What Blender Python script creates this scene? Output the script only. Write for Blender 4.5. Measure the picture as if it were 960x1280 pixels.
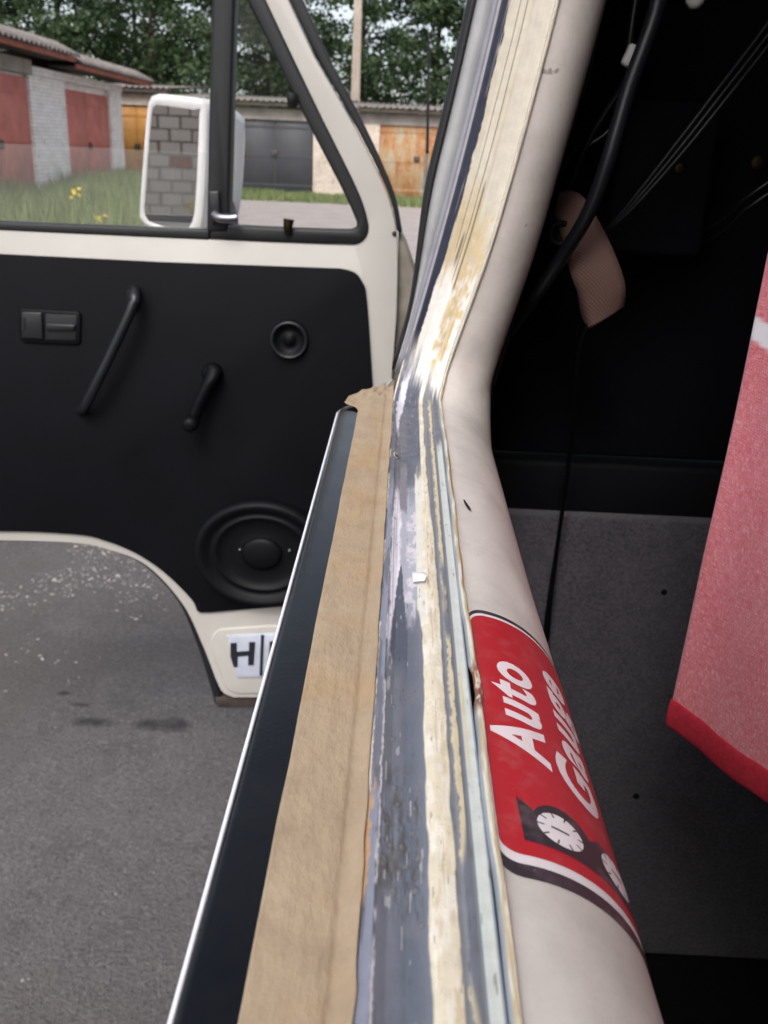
import bpy, bmesh, math, random
import numpy as np
from mathutils import Vector, Matrix
random.seed(7)
rng = np.random.default_rng(11)
SC = bpy.context.scene
COL = SC.collection
for _o in list(bpy.data.objects):
    bpy.data.objects.remove(_o)

# ---------------------------------------------------------------- camera
CAM = Vector((0.0, 0.0, 1.40)); FPX = 1150.0
_p, _y, _r = (math.radians(a) for a in (21.5, 0.55, 2.5))
FW = Vector((-math.sin(_y) * math.cos(_p), math.cos(_y) * math.cos(_p), -math.sin(_p)))
_R0 = Vector((math.cos(_y), math.sin(_y), 0)); _U0 = _R0.cross(FW)
RT = _R0 * math.cos(_r) + _U0 * math.sin(_r)
UP = _U0 * math.cos(_r) - _R0 * math.sin(_r)
cd = bpy.data.cameras.new('camera')
cd.sensor_fit = 'VERTICAL'; cd.sensor_height = 32.0; cd.lens = 32.0 * FPX / 1280.0
cd.clip_start = 0.01; cd.clip_end = 2000
cd.dof.use_dof = True; cd.dof.focus_distance = 0.34; cd.dof.aperture_fstop = 25.0
cam = bpy.data.objects.new('camera', cd); COL.objects.link(cam)
cam.matrix_world = Matrix(((RT.x, UP.x, -FW.x, CAM.x), (RT.y, UP.y, -FW.y, CAM.y), (RT.z, UP.z, -FW.z, CAM.z), (0, 0, 0, 1)))
SC.camera = cam

# ---------------------------------------------------------------- sky, sun, exposure
SUN_EL, SUN_AZ = 48.0, 190.0      # azimuth clockwise from +Y: the veiled sun stands behind the camera
w = bpy.data.worlds.new('World'); SC.world = w; w.use_nodes = True
nt = w.node_tree; nt.nodes.clear()
sky = nt.nodes.new('ShaderNodeTexSky'); sky.sky_type = 'NISHITA'; sky.sun_disc = False
sky.sun_elevation = math.radians(SUN_EL); sky.sun_rotation = math.radians(SUN_AZ)
sky.air_density = 1.0; sky.dust_density = 4.0; sky.ozone_density = 1.0; sky.altitude = 100
bg = nt.nodes.new('ShaderNodeBackground'); bg.inputs[1].default_value = 0.15
wo = nt.nodes.new('ShaderNodeOutputWorld')
hsv = nt.nodes.new('ShaderNodeHueSaturation'); hsv.inputs['Saturation'].default_value = 0.45; nt.links.new(sky.outputs[0], hsv.inputs['Color']); nt.links.new(hsv.outputs[0], bg.inputs[0]); nt.links.new(bg.outputs[0], wo.inputs[0])
sd = bpy.data.lights.new('sun', 'SUN'); sd.energy = 0.9; sd.angle = math.radians(20); sd.color = (1.0, 0.975, 0.95)
sun = bpy.data.objects.new('sun', sd); COL.objects.link(sun)
_az, _el = math.radians(SUN_AZ), math.radians(SUN_EL)
sdir = Vector((math.sin(_az) * math.cos(_el), math.cos(_az) * math.cos(_el), math.sin(_el)))
sun.rotation_euler = sdir.to_track_quat('Z', 'Y').to_euler()
SC.view_settings.view_transform = 'Standard'; SC.view_settings.look = 'None'
SC.view_settings.exposure = 0.82; SC.view_settings.gamma = 1.0; SC.view_settings.use_curve_mapping = False
SC.cycles.max_bounces = 8

# ---------------------------------------------------------------- helpers
def ray(u, v): return FW * FPX + RT * (u - 480) + UP * (640 - v)
def atY(u, v, Y):
    d = ray(u, v); return CAM + d * ((Y - CAM.y) / d.y)
def atZ(u, v, Z):
    d = ray(u, v); return CAM + d * ((Z - CAM.z) / d.z)

def lin(c):
    if isinstance(c, str):
        c = tuple(int(c[i:i + 2], 16) / 255 for i in (0, 2, 4))
    return tuple(x / 12.92 if x <= 0.04045 else ((x + 0.055) / 1.055) ** 2.4 for x in c)

def mesh(name, verts, faces, mat=None, parent=None, smooth=False):
    me = bpy.data.meshes.new(name)
    me.from_pydata([tuple(v) for v in verts], [], faces); me.update()
    if smooth: me.polygons.foreach_set('use_smooth', [True] * len(me.polygons))
    o = bpy.data.objects.new(name, me); COL.objects.link(o)
    if mat: me.materials.append(mat)
    if parent: o.parent = parent
    return o

def tag(o, label=None, cat=None, group=None, kind=None):
    for k, x in (('label', label), ('category', cat), ('group', group), ('kind', kind)):
        if x: o[k] = x
    return o

def thing(name, label, cat, group=None):
    return tag(bpy.data.objects.new(name, None), label, cat, group) if not COL.objects.link else _thing(name, label, cat, group)
def _thing(name, label, cat, group):
    o = bpy.data.objects.new(name, None); COL.objects.link(o); o.empty_display_size = .1
    return tag(o, label, cat, group)

def bevel(o, wd, seg=3, ang=40):
    m = o.modifiers.new('bevel', 'BEVEL'); m.width = wd; m.segments = seg; m.limit_method = 'ANGLE'; m.angle_limit = math.radians(ang)
    for p in o.data.polygons: p.use_smooth = True
    return o

def box(name, lo, hi, mat, parent=None, bv=0):
    x0, y0, z0 = lo; x1, y1, z1 = hi
    v = [(x0, y0, z0), (x1, y0, z0), (x1, y1, z0), (x0, y1, z0), (x0, y0, z1), (x1, y0, z1), (x1, y1, z1), (x0, y1, z1)]
    f = [(0, 3, 2, 1), (4, 5, 6, 7), (0, 1, 5, 4), (1, 2, 6, 5), (2, 3, 7, 6), (3, 0, 4, 7)]
    o = mesh(name, v, f, mat, parent)
    if bv: bevel(o, bv, 2)
    return o

def prism(name, pts, dvec, mat, parent=None, bv=0, seg=3):
    """pts: 3D outline; extruded by dvec"""
    n = len(pts); pts = [Vector(p) for p in pts]
    v = pts + [p + Vector(dvec) for p in pts]
    f = [tuple(range(n)), tuple(range(2 * n - 1, n - 1, -1))] + [(i, i + n, (i + 1) % n + n, (i + 1) % n) for i in range(n)]
    me = bpy.data.meshes.new(name); me.from_pydata([tuple(p) for p in v], [], f)
    bm = bmesh.new(); bm.from_mesh(me); bmesh.ops.recalc_face_normals(bm, faces=bm.faces); bm.to_mesh(me); bm.free()
    o = bpy.data.objects.new(name, me); COL.objects.link(o); me.materials.append(mat)
    if parent: o.parent = parent
    if bv: bevel(o, bv, seg)
    return o

def catmull(P, k=8):
    P = [Vector(p) for p in P]; out = []
    for i in range(len(P) - 1):
        a, b, c, d = P[max(i - 1, 0)], P[i], P[i + 1], P[min(i + 2, len(P) - 1)]
        for j in range(k):
            t = j / k
            out.append(.5 * ((2 * b) + (c - a) * t + (2 * a - 5 * b + 4 * c - d) * t * t + (3 * b - a - 3 * c + d) * t ** 3))
    out.append(P[-1]); return out

def tube(name, P, rad, mat, parent=None, sides=10, flat=1.0, k=8):
    P = catmull(P, k) if k else [Vector(p) for p in P]
    R = rad if callable(rad) else (lambda t: rad)
    v = []; f = []; n = len(P); up = Vector((.13, .2, 1)).normalized()
    for i, p in enumerate(P):
        T = (P[min(i + 1, n - 1)] - P[max(i - 1, 0)]).normalized()
        s = T.cross(up)
        if s.length < .05: s = T.cross(Vector((1, 0, 0)))
        s.normalize(); q = s.cross(T)
        r = R(i / (n - 1))
        for j in range(sides):
            a = 2 * math.pi * j / sides
            v.append(p + s * (math.cos(a) * r) + q * (math.sin(a) * r * flat))
    for i in range(n - 1):
        for j in range(sides):
            f.append((i * sides + j, i * sides + (j + 1) % sides, (i + 1) * sides + (j + 1) % sides, (i + 1) * sides + j))
    f.append(tuple(range(sides - 1, -1, -1))); f.append(tuple(range((n - 1) * sides, n * sides)))
    return mesh(name, v, f, mat, parent, True)

def lathe(name, center, axis, prof, mat, parent=None, sides=32, cap=True):
    """prof: list of (radius, height along axis)"""
    axis = Vector(axis).normalized(); s = axis.cross(Vector((0, 0, 1)))
    if s.length < .05: s = Vector((1, 0, 0))
    s.normalize(); q = axis.cross(s); c = Vector(center); v = []; f = []
    for r, h in prof:
        for j in range(sides):
            a = 2 * math.pi * j / sides; v.append(c + axis * h + (s * math.cos(a) + q * math.sin(a)) * r)
    for i in range(len(prof) - 1):
        for j in range(sides):
            f.append((i * sides + j, i * sides + (j + 1) % sides, (i + 1) * sides + (j + 1) % sides, (i + 1) * sides + j))
    if cap: f.append(tuple(range(sides - 1, -1, -1))); f.append(tuple(range((len(prof) - 1) * sides, len(prof) * sides)))
    return mesh(name, v, f, mat, parent, True)

# numpy value noise
_perm = np.random.default_rng(3).random((256, 256))
def vnoise(x, y):
    xi = np.floor(x).astype(int); yi = np.floor(y).astype(int); fx = x - xi; fy = y - yi
    fx = fx * fx * (3 - 2 * fx); fy = fy * fy * (3 - 2 * fy)
    g = lambda a, b: _perm[a & 255, b & 255]
    return (g(xi, yi) * (1 - fx) + g(xi + 1, yi) * fx) * (1 - fy) + (g(xi, yi + 1) * (1 - fx) + g(xi + 1, yi + 1) * fx) * fy
def fbm(x, y, o=4):
    s = 0; a = .5; t = 0
    for i in range(o):
        s = s + a * vnoise(x * 2 ** i + 17 * i, y * 2 ** i + 31 * i); t += a; a *= .5
    return s / t
def sstep(e0, e1, x): t = np.clip((x - e0) / (e1 - e0), 0, 1); return t * t * (3 - 2 * t)

# ---------------------------------------------------------------- materials
class NT:
    def __init__(s, name):
        s.m = bpy.data.materials.new(name); s.m.use_nodes = True; s.t = s.m.node_tree; s.b = s.t.nodes['Principled BSDF']
    def n(s, typ, **kw):
        nd = s.t.nodes.new(typ)
        for k, x in kw.items(): setattr(nd, k, x)
        return nd
    def l(s, a, b): s.t.links.new(a, b)
    def coord(s, kind='Object', scale=(1, 1, 1)):
        tc = s.n('ShaderNodeTexCoord'); mp = s.n('ShaderNodeMapping'); mp.inputs['Scale'].default_value = scale
        s.l(tc.outputs[kind], mp.inputs[0]); return mp.outputs[0]
    def noise(s, co, scale, detail=4, rough=.6):
        n = s.n('ShaderNodeTexNoise'); n.inputs['Scale'].default_value = scale; n.inputs['Detail'].default_value = detail; n.inputs['Roughness'].default_value = rough
        s.l(co, n.inputs['Vector']); return n.outputs['Fac']
    def ramp(s, fac, stops):
        r = s.n('ShaderNodeValToRGB'); e = r.color_ramp.elements
        while len(e) < len(stops): e.new(.5)
        for q, (p, c) in zip(e, stops):
            q.position = p; q.color = (*(c if len(c) == 3 else c[:3]), 1)
        s.l(fac, r.inputs[0]); return r.outputs[0]
    def mix(s, fac, a, b, blend='MIX'):
        m = s.n('ShaderNodeMix', data_type='RGBA', blend_type=blend)
        for sock, x in ((m.inputs[0], fac), (m.inputs[6], a), (m.inputs[7], b)):
            if hasattr(x, 'is_output'): s.l(x, sock)
            elif isinstance(x, (int, float)): sock.default_value = x
            else: sock.default_value = (*x, 1)
        return m.outputs[2]
    def math(s, op, a, b=0.0):
        m = s.n('ShaderNodeMath', operation=op)
        for sock, x in ((m.inputs[0], a), (m.inputs[1], b)):
            if hasattr(x, 'is_output'): s.l(x, sock)
            else: sock.default_value = x
        return m.outputs[0]
    def bump(s, h, strength, dist):
        b = s.n('ShaderNodeBump'); b.inputs['Strength'].default_value = strength; b.inputs['Distance'].default_value = dist
        s.l(h, b.inputs['Height']); s.l(b.outputs[0], s.b.inputs['Normal'])
    def set(s, **kw):
        for k, x in kw.items():
            k = {'col': 'Base Color', 'rough': 'Roughness', 'metal': 'Metallic', 'spec': 'Specular IOR Level', 'coat': 'Coat Weight', 'sheen': 'Sheen Weight'}.get(k, k)
            sock = s.b.inputs[k]
            if hasattr(x, 'is_output'): s.l(x, sock)
            elif k == 'Base Color': sock.default_value = (*x, 1)
            else: sock.default_value = x
        return s.m

def simple(name, c, rough=.5, var=.12, scale=20, bump=0, bscale=200, metal=0, spec=.5, coat=0):
    """a base colour with soft blotches and fine relief"""
    t = NT(name); co = t.coord(); c = lin(c) if isinstance(c, str) else c
    a = tuple(x * (1 - var) for x in c); b = tuple(min(1, x * (1 + var)) for x in c)
    f = t.noise(co, scale, 5)
    col = t.ramp(f, [(.3, a), (.7, b)])
    t.set(col=col, rough=t.math('MULTIPLY_ADD', f, .15) if False else rough, metal=metal, spec=spec, coat=coat)
    if bump: t.bump(t.noise(co, bscale, 3), bump, .001)
    return t.m

def attr_mat(name, rough=.45, bscale=900, bump=.25):
    t = NT(name); a = t.n('ShaderNodeAttribute', attribute_name='Col'); co = t.coord()
    f = t.noise(co, 160, 5); g = t.noise(co, bscale, 4)
    col = t.mix(1.0, a.outputs[0], t.ramp(f, [(.3, (.84, .84, .84)), (.7, (1, 1, 1))]), 'MULTIPLY')
    t.set(col=col, rough=t.ramp(f, [(.3, (rough - .12,) * 3), (.7, (rough + .18,) * 3)]))
    t.bump(g, bump, .0006)
    return t.m

M = {}
M['black_paint'] = None
t = NT('black_paint'); co = t.coord()
dust = t.ramp(t.noise(co, 35, 6, .7), [(.42, (0, 0, 0)), (.8, (1, 1, 1))])
t.set(col=t.mix(t.math('MULTIPLY', dust, .03), lin('05070d'), lin('6a6660')), rough=t.ramp(t.noise(co, 60, 5), [(.35, (.05,) * 3), (.75, (.22,) * 3)]), spec=.24)
t.bump(t.math('ADD', t.noise(co, 900, 2), t.math('MULTIPLY', t.noise(co, 45, 3), 2.0)), .12, .0005); M['black_paint'] = t.m

t = NT('cream_paint'); co = t.coord()
dirt = t.ramp(t.noise(co, 9, 6, .65), [(.35, (0, 0, 0)), (.8, (1, 1, 1))])
t.set(col=t.mix(t.math('MULTIPLY', dirt, .22), lin('b4b0aa'), lin('857f77')), rough=.32, coat=.2)
M['cream'] = t.m

t = NT('inner_frame_paint'); co = t.coord()
d1 = t.ramp(t.noise(co, 16, 7, .7), [(.44, (0, 0, 0)), (.72, (1, 1, 1))])
d2 = t.ramp(t.noise(t.coord('Object', (1, .35, 1)), 420, 3, .6), [(.68, (0, 0, 0)), (.78, (1, 1, 1))])
c = t.mix(t.math('MULTIPLY', d1, .5), lin('c8c2bd'), lin('8c8580')); c = t.mix(t.math('MULTIPLY', d2, .35), c, lin('857a72'))
d3 = t.ramp(t.noise(t.coord('Object', (1, .12, 1)), 260, 4, .7), [(.66, (0, 0, 0)), (.74, (1, 1, 1))]); c = t.mix(t.math('MULTIPLY', d3, .28), c, lin('8a827c'))
d4 = t.ramp(t.noise(co, 75, 2, .5), [(.735, (0, 0, 0)), (.755, (1, 1, 1))]); c = t.mix(t.math('MULTIPLY', d4, .6), c, lin('5a4c42'))
t.set(col=c, rough=t.ramp(d1, [(0, (.42,) * 3), (1, (.62,) * 3)])); t.bump(t.noise(co, 700, 3), .12, .0005)
M['inner_frame'] = t.m
M['channel'] = attr_mat('worn_channel_paint', .42)
M['lip'] = attr_mat('rusty_flange_paint', .5)
M['rubber'] = simple('black_rubber', '0d0e12', .55, .25, 40, .2, 300)
M['vinyl'] = simple('black_vinyl', '0a0b10', .68, .2, 12, .35, 900, spec=.13)
M['plastic'] = simple('dark_plastic', '17181c', .38, .15, 60, .15, 800)
M['plastic2'] = simple('black_plastic', '090a0e', .5, .15, 60, .1, 800, spec=.14)
M['chrome'] = simple('chrome', '8c8c92', .28, .1, 40, metal=1)
M['brass'] = simple('brass', '3a3222', .6, .3, 90, metal=1)
M['dark_liner'] = simple('dark_liner', '0c0d13', .85, .25, 8, .3, 400, spec=.1)
M['dark_floor'] = simple('dark_floor', '06070a', .85, .25, 10, .3, 300, spec=.2)
M['white_paint'] = simple('white_paint', 'd8d6d6', .3, .05, 30, coat=.3)
M['edge_white'] = simple('edge_white', 'e6e6ee', .3, .04, 200)
M['grey_post'] = simple('dirty_grey_post', '7c766c', .6, .3, 30, .2, 200)
M['pillar_white'] = simple('pillar_white', '9a9a9c', .4, .12, 30)
M['pillar_purple'] = simple('pillar_lilac', '86868e', .35, .12, 60)
M['rust_edge'] = simple('rusty_edge', '3a302b', .8, .4, 60, .4, 300)

t = NT('kraft_paper'); co = t.coord()
f1 = t.noise(t.coord('Object', (1, .6, 1)), 90, 6, .65); f2 = t.noise(t.coord('Object', (1, .4, 1)), 650, 4, .6)
st = t.ramp(t.noise(co, 24, 4), [(.52, (0, 0, 0)), (.66, (1, 1, 1))])
c = t.ramp(f1, [(.25, lin('95836e')), (.55, lin('a39079')), (.8, lin('ac9b85'))])
c = t.mix(t.math('MULTIPLY', st, .3), c, lin('a5824f')); c = t.mix(t.math('MULTIPLY', t.ramp(t.noise(co, 60, 5, .7), [(.55, (0, 0, 0)), (.75, (1, 1, 1))]), .4), c, lin('7c6c5b'))
t.set(col=c, rough=.8, spec=.25); t.bump(t.math('ADD', t.math('MULTIPLY', f1, .8), f2), .5, .001); M['paper'] = t.m

t = NT('grey_felt'); co = t.coord()
f1 = t.noise(co, 38, 6, .75); f2 = t.noise(co, 300, 5, .75)
c = t.mix(.5, t.ramp(f1, [(.25, lin('2e2c30')), (.75, lin('5a565e'))]), t.ramp(f2, [(.3, lin('252427')), (.7, lin('78737c'))]))
t.set(col=c, rough=.95, spec=.1, sheen=.2); t.bump(f2, .8, .003); M['felt'] = t.m

t = NT('red_chambray')
tc = t.n('ShaderNodeUVMap'); 
def _map(sc):
    mp = t.n('ShaderNodeMapping'); mp.inputs['Scale'].default_value = sc; t.l(tc.outputs[0], mp.inputs[0]); return mp.outputs[0]
wx = t.noise(_map((1300, 110, 1)), 1, 3, .6); wy = t.noise(_map((110, 1300, 1)), 1, 3, .6); bl = t.noise(_map((14, 14, 1)), 1, 4)
wv = t.math('ADD', t.math('MULTIPLY', wx, .5), t.math('MULTIPLY', wy, .5))
a = t.n('ShaderNodeAttribute', attribute_name='Col')
c = t.ramp(wv, [(.36, lin('bb4550')), (.50, lin('cb6870')), (.64, lin('e0b6b8'))])
c = t.mix(.25, c, t.ramp(bl, [(.3, lin('bc5464')), (.7, lin('d4969f'))]))
sep = t.n('ShaderNodeSeparateColor'); t.l(a.outputs[0], sep.inputs[0])
c = t.mix(sep.outputs[0], c, t.mix(wv, lin('cfc8cc'), lin('e6e0e4')))
t.set(col=c, rough=.9, spec=.15, sheen=.25); t.bump(wv, .5, .0008); M['towel'] = t.m
M['hem'] = simple('red_hem', 'a42a38', .9, .2, 300, .4, 1200, spec=.15)

t = NT('belt_webbing'); co = t.coord()
wv = t.n('ShaderNodeTexWave'); wv.inputs['Scale'].default_value = 240; wv.inputs['Distortion'].default_value = 1.5; wv.bands_direction = 'DIAGONAL'; t.l(co, wv.inputs[0])
t.set(col=t.mix(wv.outputs['Fac'], lin('503832'), lin('664c45')), rough=.8); t.bump(wv.outputs['Fac'], .2, .0005); M['belt'] = t.m

# print colours for the sticker
t = NT('sticker_print'); co = t.coord(); a = t.n('ShaderNodeAttribute', attribute_name='Col')
f = t.ramp(t.noise(co, 110, 6, .7), [(.5, (0, 0, 0)), (.8, (1, 1, 1))]); sp = t.ramp(t.noise(co, 1500, 2), [(.70, (0, 0, 0)), (.76, (1, 1, 1))])
c = t.mix(t.math('MULTIPLY', f, .3), a.outputs[0], lin('9a8a86')); c = t.mix(t.math('MULTIPLY', sp, .5), c, lin('b59a94'))
t.set(col=c, rough=.42); M['sticker'] = t.m

# outdoors
t = NT('asphalt_ground'); co = t.coord()
n1 = t.noise(co, 2.2, 6, .65); n2 = t.noise(co, 7, 7, .72); n3 = t.noise(co, 110, 4, .7)
c = t.ramp(n2, [(.28, (.070, .063, .063)), (.72, (.150, .136, .135))])
c = t.mix(t.ramp(n1, [(.42, (0, 0, 0)), (.62, (.6, .6, .6))]), c, (.150, .136, .138))
c = t.mix(t.ramp(n3, [(.45, (0, 0, 0)), (.8, (.55, .55, .55))]), c, (.20, .185, .18))
vo = t.n('ShaderNodeTexVoronoi'); vo.inputs['Scale'].default_value = 130; t.l(co, vo.inputs['Vector'])
vs_ = t.n('ShaderNodeSeparateColor'); t.l(vo.outputs['Color'], vs_.inputs[0])
c = t.mix(t.math('MULTIPLY', t.ramp(vs_.outputs[0], [(.7, (0, 0, 0)), (1.0, (1, 1, 1))]), .30), c, (.26, .24, .235)); c = t.mix(t.math('MULTIPLY', t.ramp(vs_.outputs[1], [(.7, (0, 0, 0)), (1.0, (1, 1, 1))]), .35), c, (.03, .028, .03))
n4 = t.noise(co, 1.1, 4, .6); c = t.mix(t.ramp(n4, [(.46, (0, 0, 0)), (.64, (.6, .6, .6))]), c, (.085, .07, .062))
# oil stains, where they lie on the ground
geo = t.n('ShaderNodeNewGeometry'); sx = t.n('ShaderNodeSeparateXYZ'); t.l(geo.outputs['Position'], sx.inputs[0])
wob = t.noise(co, 34, 5, .75)
for (px, py, rx, ry) in ((-.743, 1.985, .068, .024), (-.60, 1.985, .045, .03), (-.535, 1.99, .055, .038), (-.86, 2.11, .02, .012), (-.80, 2.06, .03, .01)):
    dx = t.math('MULTIPLY', t.math('SUBTRACT', sx.outputs[0], px), 1 / rx); dy = t.math('MULTIPLY', t.math('SUBTRACT', sx.outputs[1], py), 1 / ry)
    d = t.math('ADD', t.math('MULTIPLY', dx, dx), t.math('MULTIPLY', dy, dy)); d = t.math('ADD', d, t.math('MULTIPLY', wob, 2.6))
    c = t.mix(t.math('MULTIPLY', t.ramp(d, [(.6, (1, 1, 1)), (1.0, (0, 0, 0))]) if False else t.math('SUBTRACT', 1.0, t.math('MINIMUM', t.math('MULTIPLY', d, .40), 1.0)), 1.6), c, (.022, .02, .02))
# the dirt lane further off
far = t.n('ShaderNodeMapRange'); far.inputs[1].default_value = 8; far.inputs[2].default_value = 13; t.l(sx.outputs[1], far.inputs[0])
c = t.mix(far.outputs[0], c, t.ramp(n1, [(.3, (.32, .275, .26)), (.7, (.42, .37, .35))]))
t.set(col=c, rough=t.ramp(n2, [(.3, (.62,) * 3), (.7, (.9,) * 3)]), spec=.3); t.bump(t.math('ADD', n2, t.math('MULTIPLY', n3, .9)), .9, .014); M['ground'] = t.m

def brickmat(name, c1, c2, mortar, vec=(1, 0, 2), grime='6f665e', amt=.5):
    t = NT(name); geo = t.n('ShaderNodeNewGeometry'); sx = t.n('ShaderNodeSeparateXYZ'); t.l(geo.outputs['Position'], sx.inputs[0])
    cb = t.n('ShaderNodeCombineXYZ'); t.l(sx.outputs[vec[0]], cb.inputs[0]); t.l(sx.outputs[2], cb.inputs[1])
    b = t.n('ShaderNodeTexBrick'); b.inputs['Scale'].default_value = 1.0; b.inputs['Brick Width'].default_value = .26; b.inputs['Row Height'].default_value = .077
    b.inputs['Mortar Size'].default_value = .009; b.inputs['Color1'].default_value = (*lin(c1), 1); b.inputs['Color2'].default_value = (*lin(c2), 1); b.inputs['Mortar'].default_value = (*lin(mortar), 1)
    t.l(cb.outputs[0], b.inputs[0]); co = t.coord()
    g = t.ramp(t.noise(co, 2.2, 6, .7), [(.5, (0, 0, 0)), (.75, (amt,) * 3)]); h = t.ramp(t.noise(co, 6, 3, .7), [(.64, (0, 0, 0)), (.70, (1, 1, 1))])
    c = t.mix(g, b.outputs['Color'], lin(grime)); c = t.mix(t.math('MULTIPLY', h, .55), c, lin('5c3a2c'))
    t.set(col=c, rough=.9, spec=.2); t.bump(b.outputs['Fac'], -.6, .02); return t.m
M['white_brick_y'] = brickmat('white_brick_y', 'ece8e6', 'dfd9d7', 'c8c2bf', (1, 0, 2))
M['white_brick_x'] = brickmat('white_brick_x', 'd8cabd', 'c8b8aa', 'b3a498', (0, 0, 2))
M['red_door'] = simple('red_door', 'b4675c', .6, .22, 3, .2, 60)
M['yellow_door'] = simple('yellow_door', 'b07c3a', .6, .2, 3, .2, 60)
M['grey_door'] = simple('grey_door', '38393f', .55, .14, 3, .2, 60)
t = NT('rusty_door'); co = t.coord('Object', (1, 1, .3)); n = t.noise(co, 3.5, 7, .7); n2 = t.noise(t.coord(), 11, 5, .7)
c = t.ramp(n, [(.36, lin('9a9584')), (.48, lin('a2805a')), (.60, lin('98643a')), (.80, lin('70452c'))])
t.set(col=t.mix(t.ramp(n2, [(.5, (0, 0, 0)), (.7, (.5, .5, .5))]), c, lin('b0a890')), rough=.8); M['rusty_door'] = t.m
M['concrete'] = simple('grey_concrete', '8b857e', .9, .25, 3, .4, 40)
M['pole_concrete'] = simple('pole_concrete', 'a09488', .9, .15, 3, .3, 40)
M['slate'] = simple('corrugated_sheet', '77706b', .9, .35, 4, .3, 60)
M['fascia'] = simple('red_fascia', '8f5243', .7, .3, 4, .3, 60)
M['dark_wood'] = simple('dark_wood', '4a423c', .85, .3, 6, .3, 60)
M['bark'] = simple('bark', '4a4036', .95, .3, 6, .6, 30)
t = NT('cinder_block'); co = t.coord(); oi = t.n('ShaderNodeObjectInfo'); rnd = oi.outputs['Random']
c = t.ramp(rnd, [(0, lin('cdbfae')), (.5, lin('decfbe')), (1, lin('eadccb'))]); n = t.noise(co, 14, 6, .7)
t.set(col=t.mix(.5, c, t.ramp(n, [(.3, lin('c6b8a8')), (.7, lin('e6d9ca'))])), rough=.95, spec=.1); t.bump(n, .5, .01); M['block'] = t.m
M['mortar'] = simple('mortar', 'b0a699', .95, .2, 8, .4, 60)
M['red_brick'] = simple('red_brick', 'a04a26', .9, .25, 10, .4, 60)
def leafmat(name, a, b, tr=.25):
    t = NT(name); at_ = t.n('ShaderNodeAttribute', attribute_name='Col'); 
    sp = t.n('ShaderNodeSeparateColor'); t.l(at_.outputs[0], sp.inputs[0])
    c = t.ramp(sp.outputs[0], [(0, a), (1, b)])
    t.set(col=c, rough=.55, spec=.3)
    tl = t.n('ShaderNodeBsdfTranslucent'); t.l(c, tl.inputs[0]); mx = t.n('ShaderNodeMixShader'); mx.inputs[0].default_value = tr
    t.l(t.b.outputs[0], mx.inputs[1]); t.l(tl.outputs[0], mx.inputs[2]); out = t.t.nodes['Material Output']; t.l(mx.outputs[0], out.inputs[0]); return t.m
M['leaf'] = leafmat('tree_leaf', (.022, .046, .020), (.080, .125, .052))
M['grass'] = leafmat('grass_blade', (.06, .12, .03), (.34, .37, .17), .3)
M['flower'] = simple('yellow_petal', 'e8c21c', .6, .1, 30)
M['stem'] = simple('green_stem', '55702c', .7, .2, 30)
M['stone'] = simple('pale_stone', '948e8c', .9, .35, 40)
M['mirror'] = simple('mirror_glass', 'dcdcdc', .015, .02, 5, metal=1)
t = NT('window_glass'); t.t.nodes.remove(t.b)
tr = t.n('ShaderNodeBsdfTransparent'); tr.inputs[0].default_value = (.97, .98, .975, 1); gl = t.n('ShaderNodeBsdfGlossy'); gl.inputs[1].default_value = .03
df = t.n('ShaderNodeBsdfDiffuse'); df.inputs[0].default_value = (.75, .73, .72, 1)
fr = t.n('ShaderNodeFresnel'); fr.inputs[0].default_value = 1.45
m1 = t.n('ShaderNodeMixShader'); m2 = t.n('ShaderNodeMixShader'); m2.inputs[0].default_value = .045
t.l(fr.outputs[0], m1.inputs[0]); t.l(tr.outputs[0], m1.inputs[1]); t.l(gl.outputs[0], m1.inputs[2]); t.l(m1.outputs[0], m2.inputs[1]); t.l(df.outputs[0], m2.inputs[2])
t.l(m2.outputs[0], t.t.nodes['Material Output'].inputs[0]); M['glass'] = t.m
M['clear_glass'] = t.m.copy(); M['clear_glass'].name = 'clear_glass'
for _n in M['clear_glass'].node_tree.nodes:
    if _n.type == 'MIX_SHADER' and not _n.inputs[0].is_linked: _n.inputs[0].default_value = .004
    if _n.type == 'FRESNEL': _n.inputs[0].default_value = 1.2

# ================================================================ THE SETTING
tag(mesh('ground', [(-300, -300, 0), (300, -300, 0), (300, 300, 0), (-300, 300, 0)], [(0, 1, 2, 3)], M['ground']), kind='structure')

# ---------------------------------------------------------------- van: window sill, pillar, inner frame
van = thing('van', 'van with a stripped window opening, black flank and open cream front door', 'van')
X0, Z0 = -.003, 1.25            # reference line of the window channel
YB, RB = .60, .030              # where the pillar stands, corner radius of the opening

def tumble(z):                  # inward lean of the pillar above the sill
    h = max(z - Z0, 0.0)
    return .262 * h - .20 * h * h
_bl = RB * math.pi / 2
S_SILL = YB - RB                # path parameter = y along the sill
def path(s):
    """-> origin, tangent-normal b (into the opening)"""
    if s < S_SILL: y, z, ph = s, Z0, 0.0
    elif s < S_SILL + _bl:
        ph = (s - S_SILL) / RB; y = S_SILL + RB * math.sin(ph); z = Z0 + RB - RB * math.cos(ph)
    else: ph = math.pi / 2; y = YB; z = Z0 + RB + (s - S_SILL - _bl)
    return y, z, ph
def pt(s, a, b):
    y, z, ph = path(s); zz = z + b * math.cos(ph); yy = y - b * math.sin(ph)
    return (X0 + a + tumble(max(zz, Z0)), yy, zz)

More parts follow.
